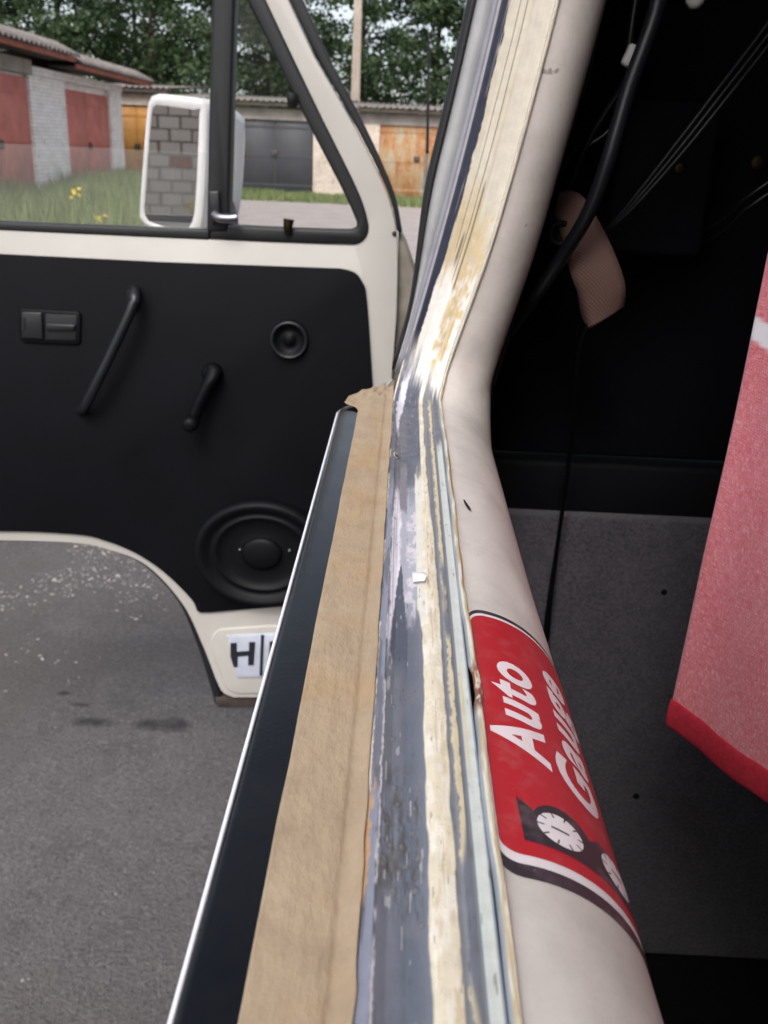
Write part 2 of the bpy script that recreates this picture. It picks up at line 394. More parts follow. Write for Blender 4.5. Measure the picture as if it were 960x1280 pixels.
def sweep(name, svals, avals, hfun, mat, parent, col=None, uv=False):
    S, A = np.meshgrid(np.asarray(svals), np.asarray(avals), indexing='ij')
    H = hfun(S, A)
    if isinstance(H, tuple): A2, B2 = H
    else: A2, B2 = A, H
    ns, na = S.shape
    yy = np.empty(ns); zz = np.empty(ns); ph = np.empty(ns)
    for i, s in enumerate(svals): yy[i], zz[i], ph[i] = path(s)
    Zc = zz[:, None] + B2 * np.cos(ph)[:, None]; Yc = yy[:, None] - B2 * np.sin(ph)[:, None]
    h = np.maximum(Zc - Z0, 0); Xc = X0 + A2 + .262 * h - .20 * h * h
    V = np.stack([Xc, Yc, Zc], -1).reshape(-1, 3)
    idx = np.arange(ns * na).reshape(ns, na)
    F = np.stack([idx[:-1, :-1], idx[:-1, 1:], idx[1:, 1:], idx[1:, :-1]], -1).reshape(-1, 4)
    me = bpy.data.meshes.new(name)
    me.vertices.add(len(V)); me.vertices.foreach_set('co', V.ravel())
    me.loops.add(F.size); me.loops.foreach_set('vertex_index', F.ravel().astype(np.int32))
    me.polygons.add(len(F)); me.polygons.foreach_set('loop_start', np.arange(0, F.size, 4, dtype=np.int32)); me.polygons.foreach_set('loop_total', np.full(len(F), 4, dtype=np.int32))
    me.update(calc_edges=True); me.polygons.foreach_set('use_smooth', np.ones(len(F), dtype=bool))
    if col is not None:
        C = col(S, A).reshape(-1, 3); at_ = me.color_attributes.new('Col', 'FLOAT_COLOR', 'POINT')
        at_.data.foreach_set('color', np.concatenate([C, np.ones((len(C), 1))], 1).ravel())
    o = bpy.data.objects.new(name, me); COL.objects.link(o); me.materials.append(mat); o.parent = parent
    return o

S_END = S_SILL + _bl + .52
# path sampling: dense close to the lens
sv = np.concatenate([np.linspace(-.45, .08, 60, endpoint=False), np.linspace(.08, .30, 620, endpoint=False), np.linspace(.30, .66, 520, endpoint=False), np.linspace(.66, S_END, 240)])

def L(h): return np.array(lin(h))
def lay(C, m, c): return C * (1 - m[..., None]) + np.asarray(c) * m[..., None]
def band(x, a, b, e): return sstep(a - e, a + e, x) * (1 - sstep(b - e, b + e, x))
BLIST = [(5.2, .178, .9), (7.6, .186, .8), (9.0, .171, 1.0), (6.2, .171, .7), (4.6, .166, 1.1), (8.2, .163, .8), (11.2, .176, .7), (12.6, .168, .9), (11.8, .158, .8), (6.9, .192, .7), (5.9, .229, .8), (6.1, .213, .9), (13.2, .148, .6), (6.5, .26, .8), (9.8, .165, .7), (7.2, .157, .7), (10.6, .183, .6)]
def chan_col(S, Am):
    A = Am * 1000
    wa = A + (fbm(S * 130, A * .5, 4) - .5) * 2.2 + (fbm(S * 600 + 3, A * .9, 2) - .5) * .8         # ragged edges
    wb = A + (fbm(S * 380 + 9, A * .7, 3) - .5) * .7
    ws = S + (fbm(S * 60 + 40, A * .8, 4) - .5) * .03
    st = fbm(S * 14, A * 2.6, 4)                           # long streaks
    bl = fbm(S * 150, A * .3, 4)
    n2 = fbm(S * 700, A * 1.1, 3)
    C = np.zeros(S.shape + (3,)) + L('6b6f7a')
    C = lay(C, band(A + (bl - .5) * 2, 8.5, 12.5, 1.5) * .6, L('585e6b')); C = lay(C, sstep(.55, .75, bl) * .45, L('6f7077'))
    # blistered area: yellowish grey primer
    C = lay(C, band(S, .155, .20, .008) * sstep(.45, .62, fbm(S * 220, A * .8, 4)) * (A < 13) * .6, L('55544f'))
    for a0, s0, r in BLIST:
        d = np.hypot((A - a0) * 1.0, (S - s0) * 1000 * .62) / r + (n2 - .5) * 1.5
        C = lay(C, band(d, .75, 1.05, .18) * .4, L('3a3f4a')); C = lay(C, (1 - sstep(.4, .75, d)) * .6, L('7d776a'))
    # lavender / white paint from .27 to .42
    mid = sstep(.262, .30, ws + (A - 9) * -.0035) * (1 - sstep(.385, .43, ws))
    C = lay(C, mid * band(wa, 3, 15, .4), L('a9aab6'))
    C = lay(C, mid * band(wa, 3.4, 7.0, .6) * sstep(.42, .55, st), L('dedbe4'))
    C = lay(C, mid * band(wa, 9.5, 14.5, .8) * sstep(.44, .6, bl), L('cfc9d2'))
    fing = np.clip(1 - np.abs(wb - 7.2) / (3.6 - sstep(.26, .325, S) * 2.6), 0, 1) * (1 - sstep(.315, .328, ws))
    C = lay(C, sstep(.05, .3, fing) * sstep(.24, .262, S), L('505665'))
    # grey metal up to the corner with a paler patch
    C = lay(C, sstep(.41, .44, ws) * (A < 30), L('5f626f')); C = lay(C, sstep(.42, .46, ws) * sstep(.45, .65, bl) * .6, L('4d505c'))
    C = lay(C, band(ws, .385, .445, .004) * band(wb, 6.2, 9.6, .3), L('7b7982'))
    C = lay(C, band(ws, .47, .56, .02) * band(wb, 5, 9, 1) * .5, L('74737f'))
    C = lay(C, band(ws, .51, .60, .012) * band(wa, 2.6, 4.8 + sstep(.53, .58, S) * 3, .4), L('dcdce8'))
    # left edge: lilac paint with a white broken line and tan chips
    ed = band(wb, .3, 3.0, .2)
    C = lay(C, ed * (1 - sstep(.40, .44, ws)) * sstep(.36, .46, fbm(S * 40 + 3, A * .5, 3)), L('878b9c'))
    C = lay(C, band(wb, 2.9, 3.5, .15) * (1 - sstep(.42, .45, S)) * sstep(.44, .52, fbm(S * 55, A * 0 + 2, 3)), L('e4e2ea'))
    C = lay(C, (1 - sstep(.5, .8, wb)) * sstep(.40, .5, fbm(S * 45 + 70, A * 0 + 5, 3)), L('e2d6c8'))
    C = lay(C, (1 - sstep(.9, 1.6, wa)) * band(ws, .150, .192, .004), L('c39d77'))
    C = lay(C, (1 - sstep(.05, .2, wb)) * sstep(.45, .55, fbm(S * 25, A * 0, 3)), L('5a5a70'))
    # sealant bead
    sw = 14.8 - sstep(.26, .31, S) * .7
    se = 21.0 - sstep(.3, .5, S) * 2.2
    off = (fbm(S * 70 + 5, A * .12, 4) - .5) * 2.0
    wq = A + off * .7
    seal = sstep(sw - .25, sw + .25, wq) * (1 - sstep(se - .3, se + .3, wq))
    crm = np.zeros_like(C) + L('d9cfb9'); crm = lay(crm, sstep(.45, .62, fbm(S * 110, A * .5, 4)), L('e3dccd')); crm = lay(crm, sstep(.60, .7, fbm(S * 120 + 20, A * .7, 4)) * .4, L('bfa67c')); crm = lay(crm, band(fbm(S * 300 + 50, A * .5, 3), .495, .505, .006) * .35, L('a08a64'))
    C = lay(C, seal * (1 - sstep(.40, .46, ws) * band(A, 12, 16.4, .3)), np.zeros(3)) + (seal * (1 - sstep(.40, .46, ws) * band(A, 12, 16.4, .3)))[..., None] * crm
    C = lay(C, band(wq, 17.8, 18.15, .12) * (1 - sstep(.5, .55, S)) * sstep(.45, .55, fbm(S * 70 + 8, A * 0, 3)) * .4, L('8c6f48'))
    C = lay(C, band(ws, .28, .43, .006) * band(wq, 13.4, 16.2, .2), L('d6d2c8'))
    # grooved side towards the lip
    C = lay(C, band(wb, se + .2, 22.8, .2), L('7d8086')); C = lay(C, band(wa, 22.6, 24.2, .3) * sstep(.35, .5, fbm(S * 20 + 2, A * .2, 3)), L('c9bca0')); C = lay(C, band(A, 24.2, 25.6, .15), L('70747a'))
    C = lay(C, band(A, 25.6, 30, .2) * (1 - sstep(.47, .50, ws)), L('c4c8c2')); C = lay(C, band(A, 25.7, 27, .3) * .3 * (S < .48), L('a9b0b0'))
    C = lay(C, band(A, 28.3, 28.9, .12) * (S < .56), L('7c8494'))
    C = lay(C, band(A, 25.6, 28.2, .3) * band(S, .2, .25, .01) * sstep(.45, .6, st), L('c2b79b'))
    # pillar: corner highlight painted white at the foot, stained beige above, then cream with long dark scratches, navy outer edge
    pil = sstep(.585, .612, ws + (A - 15) * .0012)
    P = np.zeros_like(C) + L('f0ebe6')
    P = lay(P, sstep(.655, .675, ws), L('cfbf9f')); P = lay(P, sstep(.70, .73, ws), L('d6cfbf'))
    P = lay(P, sstep(.66, .69, ws) * sstep(.5, .7, fbm(S * 25, A * 1.0, 3)) * .3, L('b9a98a'))
    P = lay(P, band(A, 19, 31, .5) * sstep(.66, .7, S), L('d8d2c4')); P = lay(P, band(A, 16, 28, 1) * band(ws, .60, .70, .01) * sstep(.35, .6, bl), L('d6c39b'))
    for a0, wd, s0, s1 in ((11.3, .22, .68, 2), (14.9, .3, .66, 2), (16.8, .5, .655, .72), (13.2, .7, .672, .69)):
        P = lay(P, band(A + (fbm(S * 20, A * 0 + a0, 3) - .5) * 1.0, a0 - wd, a0 + wd, .15) * band(S, s0, s1, .004) * .8, L('5d5850'))
    nv = (1 - sstep(5.0, 5.6, wa - sstep(.60, .70, S) * 1.2)) * sstep(1.2, 1.6, A)
    P = lay(P, nv * sstep(.60, .63, S), L('34384a')); P = lay(P, nv * sstep(.66, .74, fbm(S * 45, A * 1.0, 3)) * sstep(4.5, 6.0, A) * .7, L('d8d4cc'))
    P = lay(P, 1 - sstep(1.1, 1.6, A), L('a6a5ae')); P = lay(P, (1 - sstep(.2, .35, A)), L('8d8ba0'))
    C = C * (1 - pil[..., None]) + P * pil[..., None]
    C = lay(C, sstep(.80, .83, fbm(S * 130 + 60, A * 1.1 + 9, 2)) * band(A, 3, 15, .5) * (S < .60) * .7, L('a9a7aa')); C = lay(C, sstep(.80, .84, fbm(S * 160 + 90, A * 1.2 + 33, 2)) * (S < .6) * .5, L('4a4440'))
    # small hole by the corner
    d = np.hypot((A - 4.0), (S - .463) * 420) ; C = lay(C, 1 - sstep(.7, 1.1, d), L('101014')); C = lay(C, band(d, 1.2, 2.0, .2) * (A < 4.2), L('c8b096'))
    return np.clip(C, 0, 1)
_kx = np.array([0, .4, 2.8, 3.4, 6, 10, 14, 15.2, 17, 19, 20.8, 22, 23, 24.2, 24.9, 25.6, 27, 28.2, 28.8])
_kz = np.array([.1, .5, .7, .1, -.9, -1.25, -.8, -.1, .45, .5, .2, -.1, .05, .0, -.2, 0, .25, .3, .2])
def chan_h(S, Am):
    A = Am * 1000; H = np.interp(A, _kx, _kz)
    H = H + (fbm(S * 30, A * .25, 3) - .5) * .25 + (fbm(S * 180, A * .5, 2) - .5) * .10
    seal = band(A, 15.2, 20.8, .6) * (1 - sstep(.55, .62, S))
    H = H + seal * ((fbm(S * 80, A * .35, 3) - .5) * .5 - .06 * band(fbm(S * 300 + 50, A * .5, 3), .49, .51, .01))
    H = H * (1 - .8 * sstep(.60, .68, S))
    H = H + band(A, 3, 14, 1) * band(S, .15, .195, .01) * (fbm(S * 260, A * 1.0, 3) - .5) * .7
    for a0, s0, r in BLIST:
        d = np.hypot(A - a0, (S - s0) * 1000 * .62) / r; H = H + np.where(d < 1.2, .13 * np.cos(np.clip(d, 0, 1.2) / 1.2 * math.pi / 2), 0)
    d = np.hypot(A - 4.0, (S - .463) * 420); H = H - 1.6 * (1 - sstep(.6, 1.1, d)) + .35 * band(d, 1.2, 2.0, .3)
    return H / 1000
def wid(S, A):          # the channel widens a little on the pillar
    return A * (1 + .12 * sstep(.6, .7, S))
channel = sweep('window_channel', sv, np.linspace(0, .0288, 118), lambda S, A: (wid(S, A), chan_h(S, A)), M['channel'], van, chan_col)
channel['label'] = 'stripped window channel of scraped grey metal, lilac paint and cream sealant'

_lx = np.array([28.8, 29.0, 29.2, 29.6, 30.2, 30.7, 31.0, 31.1, 31.1])
_lz = np.array([-.5, 1.0, 1.9, 2.2, 2.25, 2.0, 1.2, 0, -3.0])
LA = np.array([28.8, 28.9, 29.05, 29.2, 29.45, 29.7, 30.0, 30.3, 30.6, 30.85, 31.0, 31.05, 31.1]) / 1000
def lip_off(S): return (fbm(S * 26, S * 0 + 4, 3) - .5) * 1.5e-3 * (1 - sstep(.55, .62, S)) + band(S, .232, .25, .004) * 1.0e-3
def lip_h(S, A):
    k = np.arange(A.shape[1])[None, :] + 0 * S
    zz = np.interp(k, [0, 1, 2, 3, 5, 7, 9, 10, 11, 12], [-.6, .6, 1.5, 1.9, 2.1, 2.1, 1.7, 1.0, -.5, -3.5])
    zz = zz * (1 - .75 * band(S, .232, .25, .004)) + (fbm(S * 120, k * .4, 3) - .5) * .5
    return wid(S, A) + lip_off(S), zz / 1000
def lip_col(S, A):
    k = A * 1000
    C = np.zeros(S.shape + (3,)) + L('cfcabb'); C = lay(C, sstep(.42, .62, fbm(S * 60, k * 1.5, 4)), L('b3a283'))
    C = lay(C, sstep(29.0, 28.85, k) * 0 + (k < 29.1), L('9aa0a6'))
    C = lay(C, (k > 30.7) * sstep(.38, .55, fbm(S * 35 + 7, k * .6, 4)), L('94683f'))
    C = lay(C, band(S, .226, .252, .004) * sstep(.35, .5, fbm(S * 300, k * 2, 3)), L('7d5040')); C = lay(C, band(S, .40, .47, .01) * (k > 29.8) * .8, L('8f5f44'))
    C = lay(C, band(S, .30, .345, .006) * (k > 30.2) * .7, L('9c6b42'))
    C = lay(C, sstep(.62, .66, S) * .8, L('c9c2b2'))
    return np.clip(C, 0, 1)
lip = sweep('flange_lip', sv, LA, lip_h, M['lip'], van, lip_col); lip['label'] = 'raised sheet metal flange with rusty tan edge'

# inner frame: a broad rounded roll, seen from the lip down into the cabin
def roll(th, k=1.0): return .0308 + .041 * math.sin(th) * k, -.044 + .043 * math.cos(th)
TH = np.linspace(0, math.pi / 2, 40)
def in_h(S, A):
    th = A; k = 1 - .09 * sstep(.12, .42, S) - .10 * sstep(.58, .75, S)
    a = .0308 + .0035 * sstep(.6, .7, S) + np.where(th <= math.pi / 2, .041 * np.sin(np.minimum(th, math.pi / 2)) * k, .041 * k); b = np.where(th <= math.pi / 2, -.044 + .043 * np.cos(np.minimum(th, math.pi / 2)), -.044 - (th - math.pi / 2) * .08)
    dent = (fbm(S * 22, th * 2.0, 3) - .5) * .0022 * band(S, .29, .50, .03)
    return a, b + dent - .0004
inner = sweep('inner_frame', np.concatenate([np.linspace(-.45, .1, 30, endpoint=False), np.linspace(.1, .75, 220, endpoint=False), np.linspace(.75, S_END, 60)]), np.concatenate([TH, [1.75, 2.2]]), in_h, M['inner_frame'], van)
inner['label'] = 'smooth pale inner frame rolling over into the cabin'

def roll_pt(y, s, lift=.0003):
    """y along the sill, s = distance over the roll from the lip"""
    th = s / .06598 * math.pi / 2                 # near enough to arc length
    a, b = roll(th, 1 - .09 * float(sstep(.12, .42, np.array(y)))); n = Vector((math.sin(th) * .043, 0, math.cos(th) * .041)).normalized()
    return Vector((X0 + a, y, Z0 + b - .0004)) + n * lift

def drill_mark(y, s, ry, rs, name='drill_hole'):
    pts = []
    for j in range(14):
        a = 2 * math.pi * j / 14; r = 1 + .12 * math.sin(3 * a + y * 50)
        pts.append(roll_pt(y + math.cos(a) * ry * r, s + math.sin(a) * rs * r - .22 * math.cos(a) * ry, .0006))
    return mesh(name, pts, [tuple(range(13, -1, -1))], M['rubber'], van)
drill_mark(.398, .0075, .0065, .0009)
d = .0; 
P0 = atY(568, 500, .601)
lathe('drill_hole', P0, (0, -1, 0), [(.0021, -.02), (.0021, .0012), (.001, .0006)], M['rubber'], van, 12)

# ---- sticker on the roll: y from .164 to .290, s from .001 to .058
stk = _thing('sticker', None, None, None); stk.parent = van; stk['label'] = 'worn red sticker with white slanted lettering and two white dials'
def sticker_patch(name, outline, lift, col):
    """flat outline in (y, s) laid over the roll"""
    bm = bmesh.new(); vs = [bm.verts.new((p[0], p[1], 0)) for p in outline]; bm.faces.new(vs)
    return drape(name, bm, lift, col)
def drape(name, bm, lift, col):
    bmesh.ops.triangulate(bm, faces=bm.faces[:])
    for i in range(1, 44):
        bmesh.ops.bisect_plane(bm, geom=bm.verts[:] + bm.edges[:] + bm.faces[:], plane_co=(0, i * .0014, 0), plane_no=(0, 1, 0), dist=1e-7)
    for v in bm.verts: v.co = roll_pt(v.co.x, v.co.y, lift)
    for f in bm.faces: f.smooth = True
    me = bpy.data.meshes.new(name); bm.to_mesh(me); bm.free()
    if sum(p.normal.z for p in me.polygons) < 0: me.flip_normals()
    ca = me.color_attributes.new('Col', 'FLOAT_COLOR', 'POINT'); ca.data.foreach_set('color', np.tile(np.array([*lin(col), 1.0]), len(me.vertices)))
    o = bpy.data.objects.new(name, me); COL.objects.link(o); me.materials.append(M['sticker']); o.parent = stk; return o
def rrect(y0, y1, s0, s1, r, n=8):
    out = []
    for cx, cy, a0 in ((y1 - r, s1 - r, 0), (y0 + r, s1 - r, 90), (y0 + r, s0 + r, 180), (y1 - r, s0 + r, 270)):
        for j in range(n + 1):
            a = math.radians(a0 + 90 * j / n); out.append((cx + r * math.cos(a), cy + r * math.sin(a)))
    return out
sticker_patch('black_border', rrect(.1640, .2940, .0006, .0600, .006), .00020, '332c34')
sticker_patch('white_border', rrect(.1682, .2912, -.0000 + .0009, .0575, .0055), .00032, 'd6cfd2')
sticker_patch('red_field', rrect(.1712, .2893, .0012, .0555, .0055), .00044, 'aa222c')
def text_patch(name, body, y0, y1, sbase, stop, shear, lift=.0006, col='ddd0d4'):
    cu = bpy.data.curves.new(name, 'FONT'); cu.body = body; cu.size = 1; cu.offset = .032; cu.shear = 0; cu.resolution_u = 5; cu.space_character = 1.1
    ob = bpy.data.objects.new(name, cu); COL.objects.link(ob)
    dg = bpy.context.evaluated_depsgraph_get(); me = bpy.data.meshes.new_from_object(ob.evaluated_get(dg)); bpy.data.objects.remove(ob)
    bm = bmesh.new(); bm.from_mesh(me)
    xs = [v.co.x for v in bm.verts]; ys = [v.co.y for v in bm.verts]; x0, x1, capz = min(xs), max(xs), .69
    for v in bm.verts:
        fx = (v.co.x - x0) / (x1 - x0); hy = v.co.y / capz
        v.co = (y0 + fx * (y1 - y0) + shear * hy, sbase - hy * (sbase - stop), 0)
    return drape(name, bm, lift, col)
text_patch('lettering', 'Auto', .2085, .2590, .0198, .0035, .0035)
text_patch('lettering', 'Gauge', .2010, .2700, .0392, .0238, .0035)
hs = [(.1922, .0072), (.1762, .0076), (.1755, .0465)] + [(.1895 + .0, .0465), (.1905, .042), (.1905, .0325), (.1892, .031)] + [(.1845 + .0085 * math.cos(a), .0200 - .0105 * math.sin(a) * -1 * .9) for a in [math.radians(x) for x in (70, 50, 30, 10, -10, -30, -50, -65)]]
sticker_patch('dial_plate', hs, .00056, '2c2830')
for cs in (.0186, .0392):
    sticker_patch('dial', [(.1838 + .0057 * math.cos(2 * math.pi * j / 28), cs + .0068 * math.sin(2 * math.pi * j / 28)) for j in range(28)], .0007, 'dcd6da')
    for j in range(10):
        a = 2 * math.pi * j / 10 + .3; c_, s_ = math.cos(a), math.sin(a); q = .00022
        sticker_patch('dial_tick', [(.1838 + .0057 * (r * c_) - q * k * s_, cs + .0068 * (r * s_) + q * k * c_) for r, k in ((.72, -1), (.72, 1), (1.02, 1), (1.02, -1))], .00084, '2c2830')
    sticker_patch('dial_needle', [(.1838 - .0003, cs - .003), (.1838 + .0003, cs - .003), (.1836 + .0003, cs + .0022), (.1836 - .0003, cs + .0022)], .00084, '2c2830')

# ---- curled flake of paint lying across the channel
fl = [pt(s, a, b) for s, a, b in ((.3160, .0112, .0012), (.3095, .0118, .0006), (.3085, .0158, .0016), (.3110, .0163, .0024), (.3150, .0160, .0018))]
prism('paint_flake', fl, (0, 0, .0006), M['edge_white'], van, .0002, 1)

# ---- black flank below the window, with a thin white bead along its rolled edge
fy = list(np.linspace(-.95, .53, 60)) + [.545, .555, .565, .572]
prof = [(-.0338, -.62), (-.0338, -.20), (-.0338, -.02), (-.0338, -.0045), (-.0334, -.0026), (-.0326, -.0014), (-.031, -.0010), (-.024, -.0011), (-.016, -.0012), (-.010, -.0015), (-.006, -.0026), (-.002, -.0030), (.002, -.0034), (.003, -.05)]
vv = []; ff = []
for i, y in enumerate(fy):
    e = max(0, (y - .545)) / .027
    for j, (a, b) in enumerate(prof):
        vv.append((X0 + a + (.004 * e * e if a < -.02 else 0), y + (a + .0338) * 1.5 * (1 if y > .5 else 0), Z0 + b - (.010 * e ** 3 if b > -.01 else 0)))
n = len(prof)
for i in range(len(fy) - 1):
    for j in range(n - 1): ff.append((i * n + j, i * n + j + 1, (i + 1) * n + j + 1, (i + 1) * n + j))
ff.append(tuple(range((len(fy) - 1) * n, len(fy) * n)))
body = mesh('body_side', vv, ff, M['black_paint'], van, True); body['label'] = 'glossy black body side below the window'
tube('edge_bead', [(X0 - .0338, y, Z0 - .0030) for y in (-.9, -.3, .1, .2, .35, .5, .552)], .00062, M['edge_white'], body, 8, 1, 6)
tube('edge_bead', [(X0 - .0334, .552, Z0 - .003), (X0 - .030, .575, Z0 - .006), (X0 - .012, .602, Z0 - .004), (X0 - .001, .618, Z0 + .004)], .0009, M['pillar_white'], body, 8)

# ---- masking paper along the flank
ys = np.concatenate([np.linspace(-.4, .09, 20, endpoint=False), np.linspace(.09, .576, 260)])
av = np.linspace(0, 1, 36)
vv = []
for y in ys:
    le = -.0209 + .0004 * (vnoise(np.array(y * 40.), np.array(1.)) - .5)
    k = float(sstep(.535, .560, np.array(y))); le = le - k * .0095 + (.004 * max(0, (y - .562)) / .014)
    ri = .0003 + .0009 * (float(fbm(np.array(y * 70.), np.array(3.), 3)) - .5)
    for q in av:
        a = le + (ri - le) * q
        b = np.interp(a * 1000, [-31, -21, -12, -5.6, -4.6, -3, -.8, .2], [-.5, -.5, -.6, -.9, -1.5, -1.3, -.3, .6]) / 1000
        b += (float(fbm(np.array(y * 45.), np.array(a * 260), 3)) - .5) * .0006 + k * (float(fbm(np.array(y * 160.), np.array(a * 300), 3)) - .3) * .003
        vv.append((X0 + a, y + (a + .0338) * 1.5 * float(sstep(.48, .575, np.array(y))), Z0 + b + .0008))
n = len(av); ff = [(i * n + j, i * n + j + 1, (i + 1) * n + j + 1, (i + 1) * n + j) for i in range(len(ys) - 1) for j in range(n - 1)]
paper = tag(mesh('masking_paper', vv, ff, M['paper'], None, True), 'long strip of beige masking paper stuck along the black body side', 'masking paper')
sm = paper.modifiers.new('thick', 'SOLIDIFY'); sm.thickness = .0002; sm.offset = 1

# ---- outer skin of the pillar and its black seal
pz = np.linspace(1.262, 1.80, 50)
def strip(name, f0, f1, yd, mat, thick=.004):
    vv = []; ff = []
    for i, z in enumerate(pz):
        x = X0 + tumble(z)
        for a, yy in ((f0(z), YB + yd[0]), (f1(z), YB + yd[1]), (f1(z), YB + yd[1] + thick), (f0(z), YB + yd[0] + thick)): vv.append((x + a, yy, z))
    for i in range(len(pz) - 1):
        for j in range(4): ff.append((i * 4 + j, i * 4 + (j + 1) % 4, (i + 1) * 4 + (j + 1) % 4, (i + 1) * 4 + j))
    ff += [(3, 2, 1, 0), tuple(range(len(pz) * 4 - 4, len(pz) * 4))]
    return mesh(name, vv, ff, mat, van, True)
gz = lambda z: float(sstep(1.285, 1.395, np.array(z)))
strip('pillar_edge', lambda z: -.0024 - .0006 * gz(z), lambda z: .0002, (.004, .001), M['pillar_purple'])
strip('pillar_skin', lambda z: -.0034 - .0093 * gz(z), lambda z: -.0023, (.012, .006), M['pillar_white'], .02)
strip('door_seal', lambda z: -.0050 - .0120 * gz(z), lambda z: -.0040 - .0085 * gz(z), (.016, .010), M['rubber'], .02)

# ---- cabin: dark interior behind the opening
box('cabin_floor', (.02, -1.6, .50), (1.62, 2.0, .54), M['dark_floor'], van)
box('side_lining', (.052, -.95, .54), (.058, .66, 1.20), M['dark_liner'], van)
box('roof', (.13, -1.6, 1.92), (1.5, .95, 1.96), M['dark_liner'], van)
box('roof_rail', (.095, -1.6, 1.68), (.16, .66, 1.93), M['cream'], van, .01)
box('far_side', (1.58, -1.6, .54), (1.62, .95, 1.95), M['dark_liner'], van)
box('rear_wall', (.06, -1.62, .54), (1.6, -1.58, 1.93), M['dark_liner'], van)
box('rear_side', (.03, -1.6, .54), (.06, -.601, 1.93), M['dark_liner'], van)
box('rear_pillar', (X0 - .01, -.60, 1.20), (.13, -.45, 1.85), M['cream'], van, .01)
YP = .84
prism('pillar_light_block', [(.067, .642, .54), (.067, .642, 1.24), (.067 + tumble(1.45), .642, 1.45), (.067 + tumble(1.68), .642, 1.68), (.20, .642, 1.92), (.18, .642, 1.92), (.057 + tumble(1.68), .642, 1.68), (.057 + tumble(1.45), .642, 1.45), (.057, .642, 1.24), (.057, .642, .54)], (0, .185, 0), M['dark_liner'], van)  # dark panel added to keep door-opening light off the felt
zc = atY(740, 645, YP - .03).z; zs = atY(740, 572, YP - .01).z; zf = atY(850, 1190, .81).z
box('upper_partition', (.07, YP - .012, zs + .002), (1.58, YP + .02, 1.92), M['dark_liner'], van, .004)
box('middle_partition', (.07, YP - .020, zc - .02), (1.58, YP + .02, zs - .002), M['vinyl'], van, .006)
felt = box('felt_panel', (.06, YP - .036, zf), (1.58, YP + .01, zc), M['felt'], van, .004); felt['label'] = 'grey felt covered partition below the black panels'
for u, v, r in ((830, 740, .003), (795, 995, .0035)):
    p = atY(u, v, YP - .036); lathe('felt_hole', p, (0, -1, 0), [(r, -.004), (r, .0008), (r * .3, .0002)], M['dark_floor'], van, 14)
a, b = atY(757, 318, .76), atY(908, 128, .76)
box('cabinet', (a.x, .76, a.z), (b.x, .83, b.z + .0), M['dark_liner'], van, .006)
lathe('brass_screw', atY(850, 211, .76), (0, -1, 0), [(.0045, 0), (.0045, .001), (.002, .0014)], M['brass'], van, 14)
lathe('brass_screw', atY(948, 204, .80), (0, -1, 0), [(.007, 0), (.007, .002), (.003, .003)], M['brass'], van, 14)
lathe('pale_button', atY(868, -2, .70), (0, -1, 0), [(.007, 0), (.006, .004), (.003, .006)], M['white_paint'], van, 14)

# ---- cables and belt strap
def pc(pts): return [atY(u, v, Y) for u, v, Y in pts]
tag(tube('cable', pc([(835, -60, .66), (818, 20, .66), (786, 110, .66), (760, 200, .66), (736, 265, .67), (702, 322, .69), (668, 372, .70), (638, 412, .72), (606, 452, .74)]), .0052, M['plastic'], None, 12),
    'thick black cable running down beside the pale pillar', 'cable')
tag(tube('cable', pc([(800, -40, .69), (786, 60, .69), (782, 100, .70), (757, 140, .71), (735, 178, .72), (712, 235, .74), (690, 290, .75)]), .0022, M['plastic'], None, 8), 'slim black cable with pale clip looping behind the thick cable', 'cable')
tag(tube('cable', pc([(775, 120, .72), (763, 160, .72), (738, 180, .72), (715, 190, .73), (690, 240, .74)]), .0016, M['plastic'], None, 8), 'short thin wire loop curling against the pale pillar', 'cable')
clip = box('clip', (-.004, -.003, -.007), (.004, .003, .007), M['pillar_white'], None, .002); clip.location = atY(788, 70, .675); clip.rotation_euler = (0, .35, 0)
tag(clip, 'small pale clip on the slim cable near the pillar', 'clip')
for k, (du, dv) in enumerate(((0, 0), (7, 5), (13, 11))):
    tag(tube('cord', pc([(985 + du, -10 + dv, .66), (958 + du, 32 + dv, .67), (900 + du, 108 + dv * .8, .69), (845 + du * .9, 180 + dv * .6, .70), (790 + du * .5, 250 + dv * .4, .71), (757 + du * .3, 288, .72)]), .0013, M['plastic'], None, 8),
        ('upper', 'middle', 'lowest')[k] + ' of three thin cords slanting across the dark cabin', 'cord', 'slanting cords')
for k, dv in enumerate((0, 14)):
    tag(tube('cord', pc([(860, 300 + dv, .81), (905, 275 + dv, .76), (930, 250 + dv, .73), (965, 225 + dv, .72)]), .0014, M['plastic'], None, 8), ('upper' if not k else 'lower') + ' short cord at the right edge above the red towel', 'cord', 'short cords')
tag(tube('cord', pc([(738, 400, .70), (724, 440, .71), (717, 520, .74), (708, 600, .77), (697, 680, .78), (688, 745, .78), (682, 800, .78)]), lambda t: .0019 + .0018 * max(0, t - .65) / .35, M['plastic2'], None, 8), 'thin black cord hanging from the strap down over the grey felt', 'cord')
Lh = [(684, 312, .735), (690, 275, .73), (700, 285, .715), (714, 342, .70), (724, 370, .70), (736, 410, .70)]
Rh = [(700, 240, .735), (716, 240, .73), (733, 252, .715), (760, 300, .70), (780, 352, .695), (779, 382, .70)]
Lp, Rp = catmull(pc(Lh), 10), catmull(pc(Rh), 10); vv = []; ff = []
for i, (p, q) in enumerate(zip(Lp, Rp)):
    for j in range(7): 
        t_ = j / 6; vv.append(p.lerp(q, t_) + Vector((0, -.003 * math.sin(math.pi * t_), 0)))
for i in range(len(Lp) - 1):
    for j in range(6): ff.append((i * 7 + j, i * 7 + j + 1, (i + 1) * 7 + j + 1, (i + 1) * 7 + j))
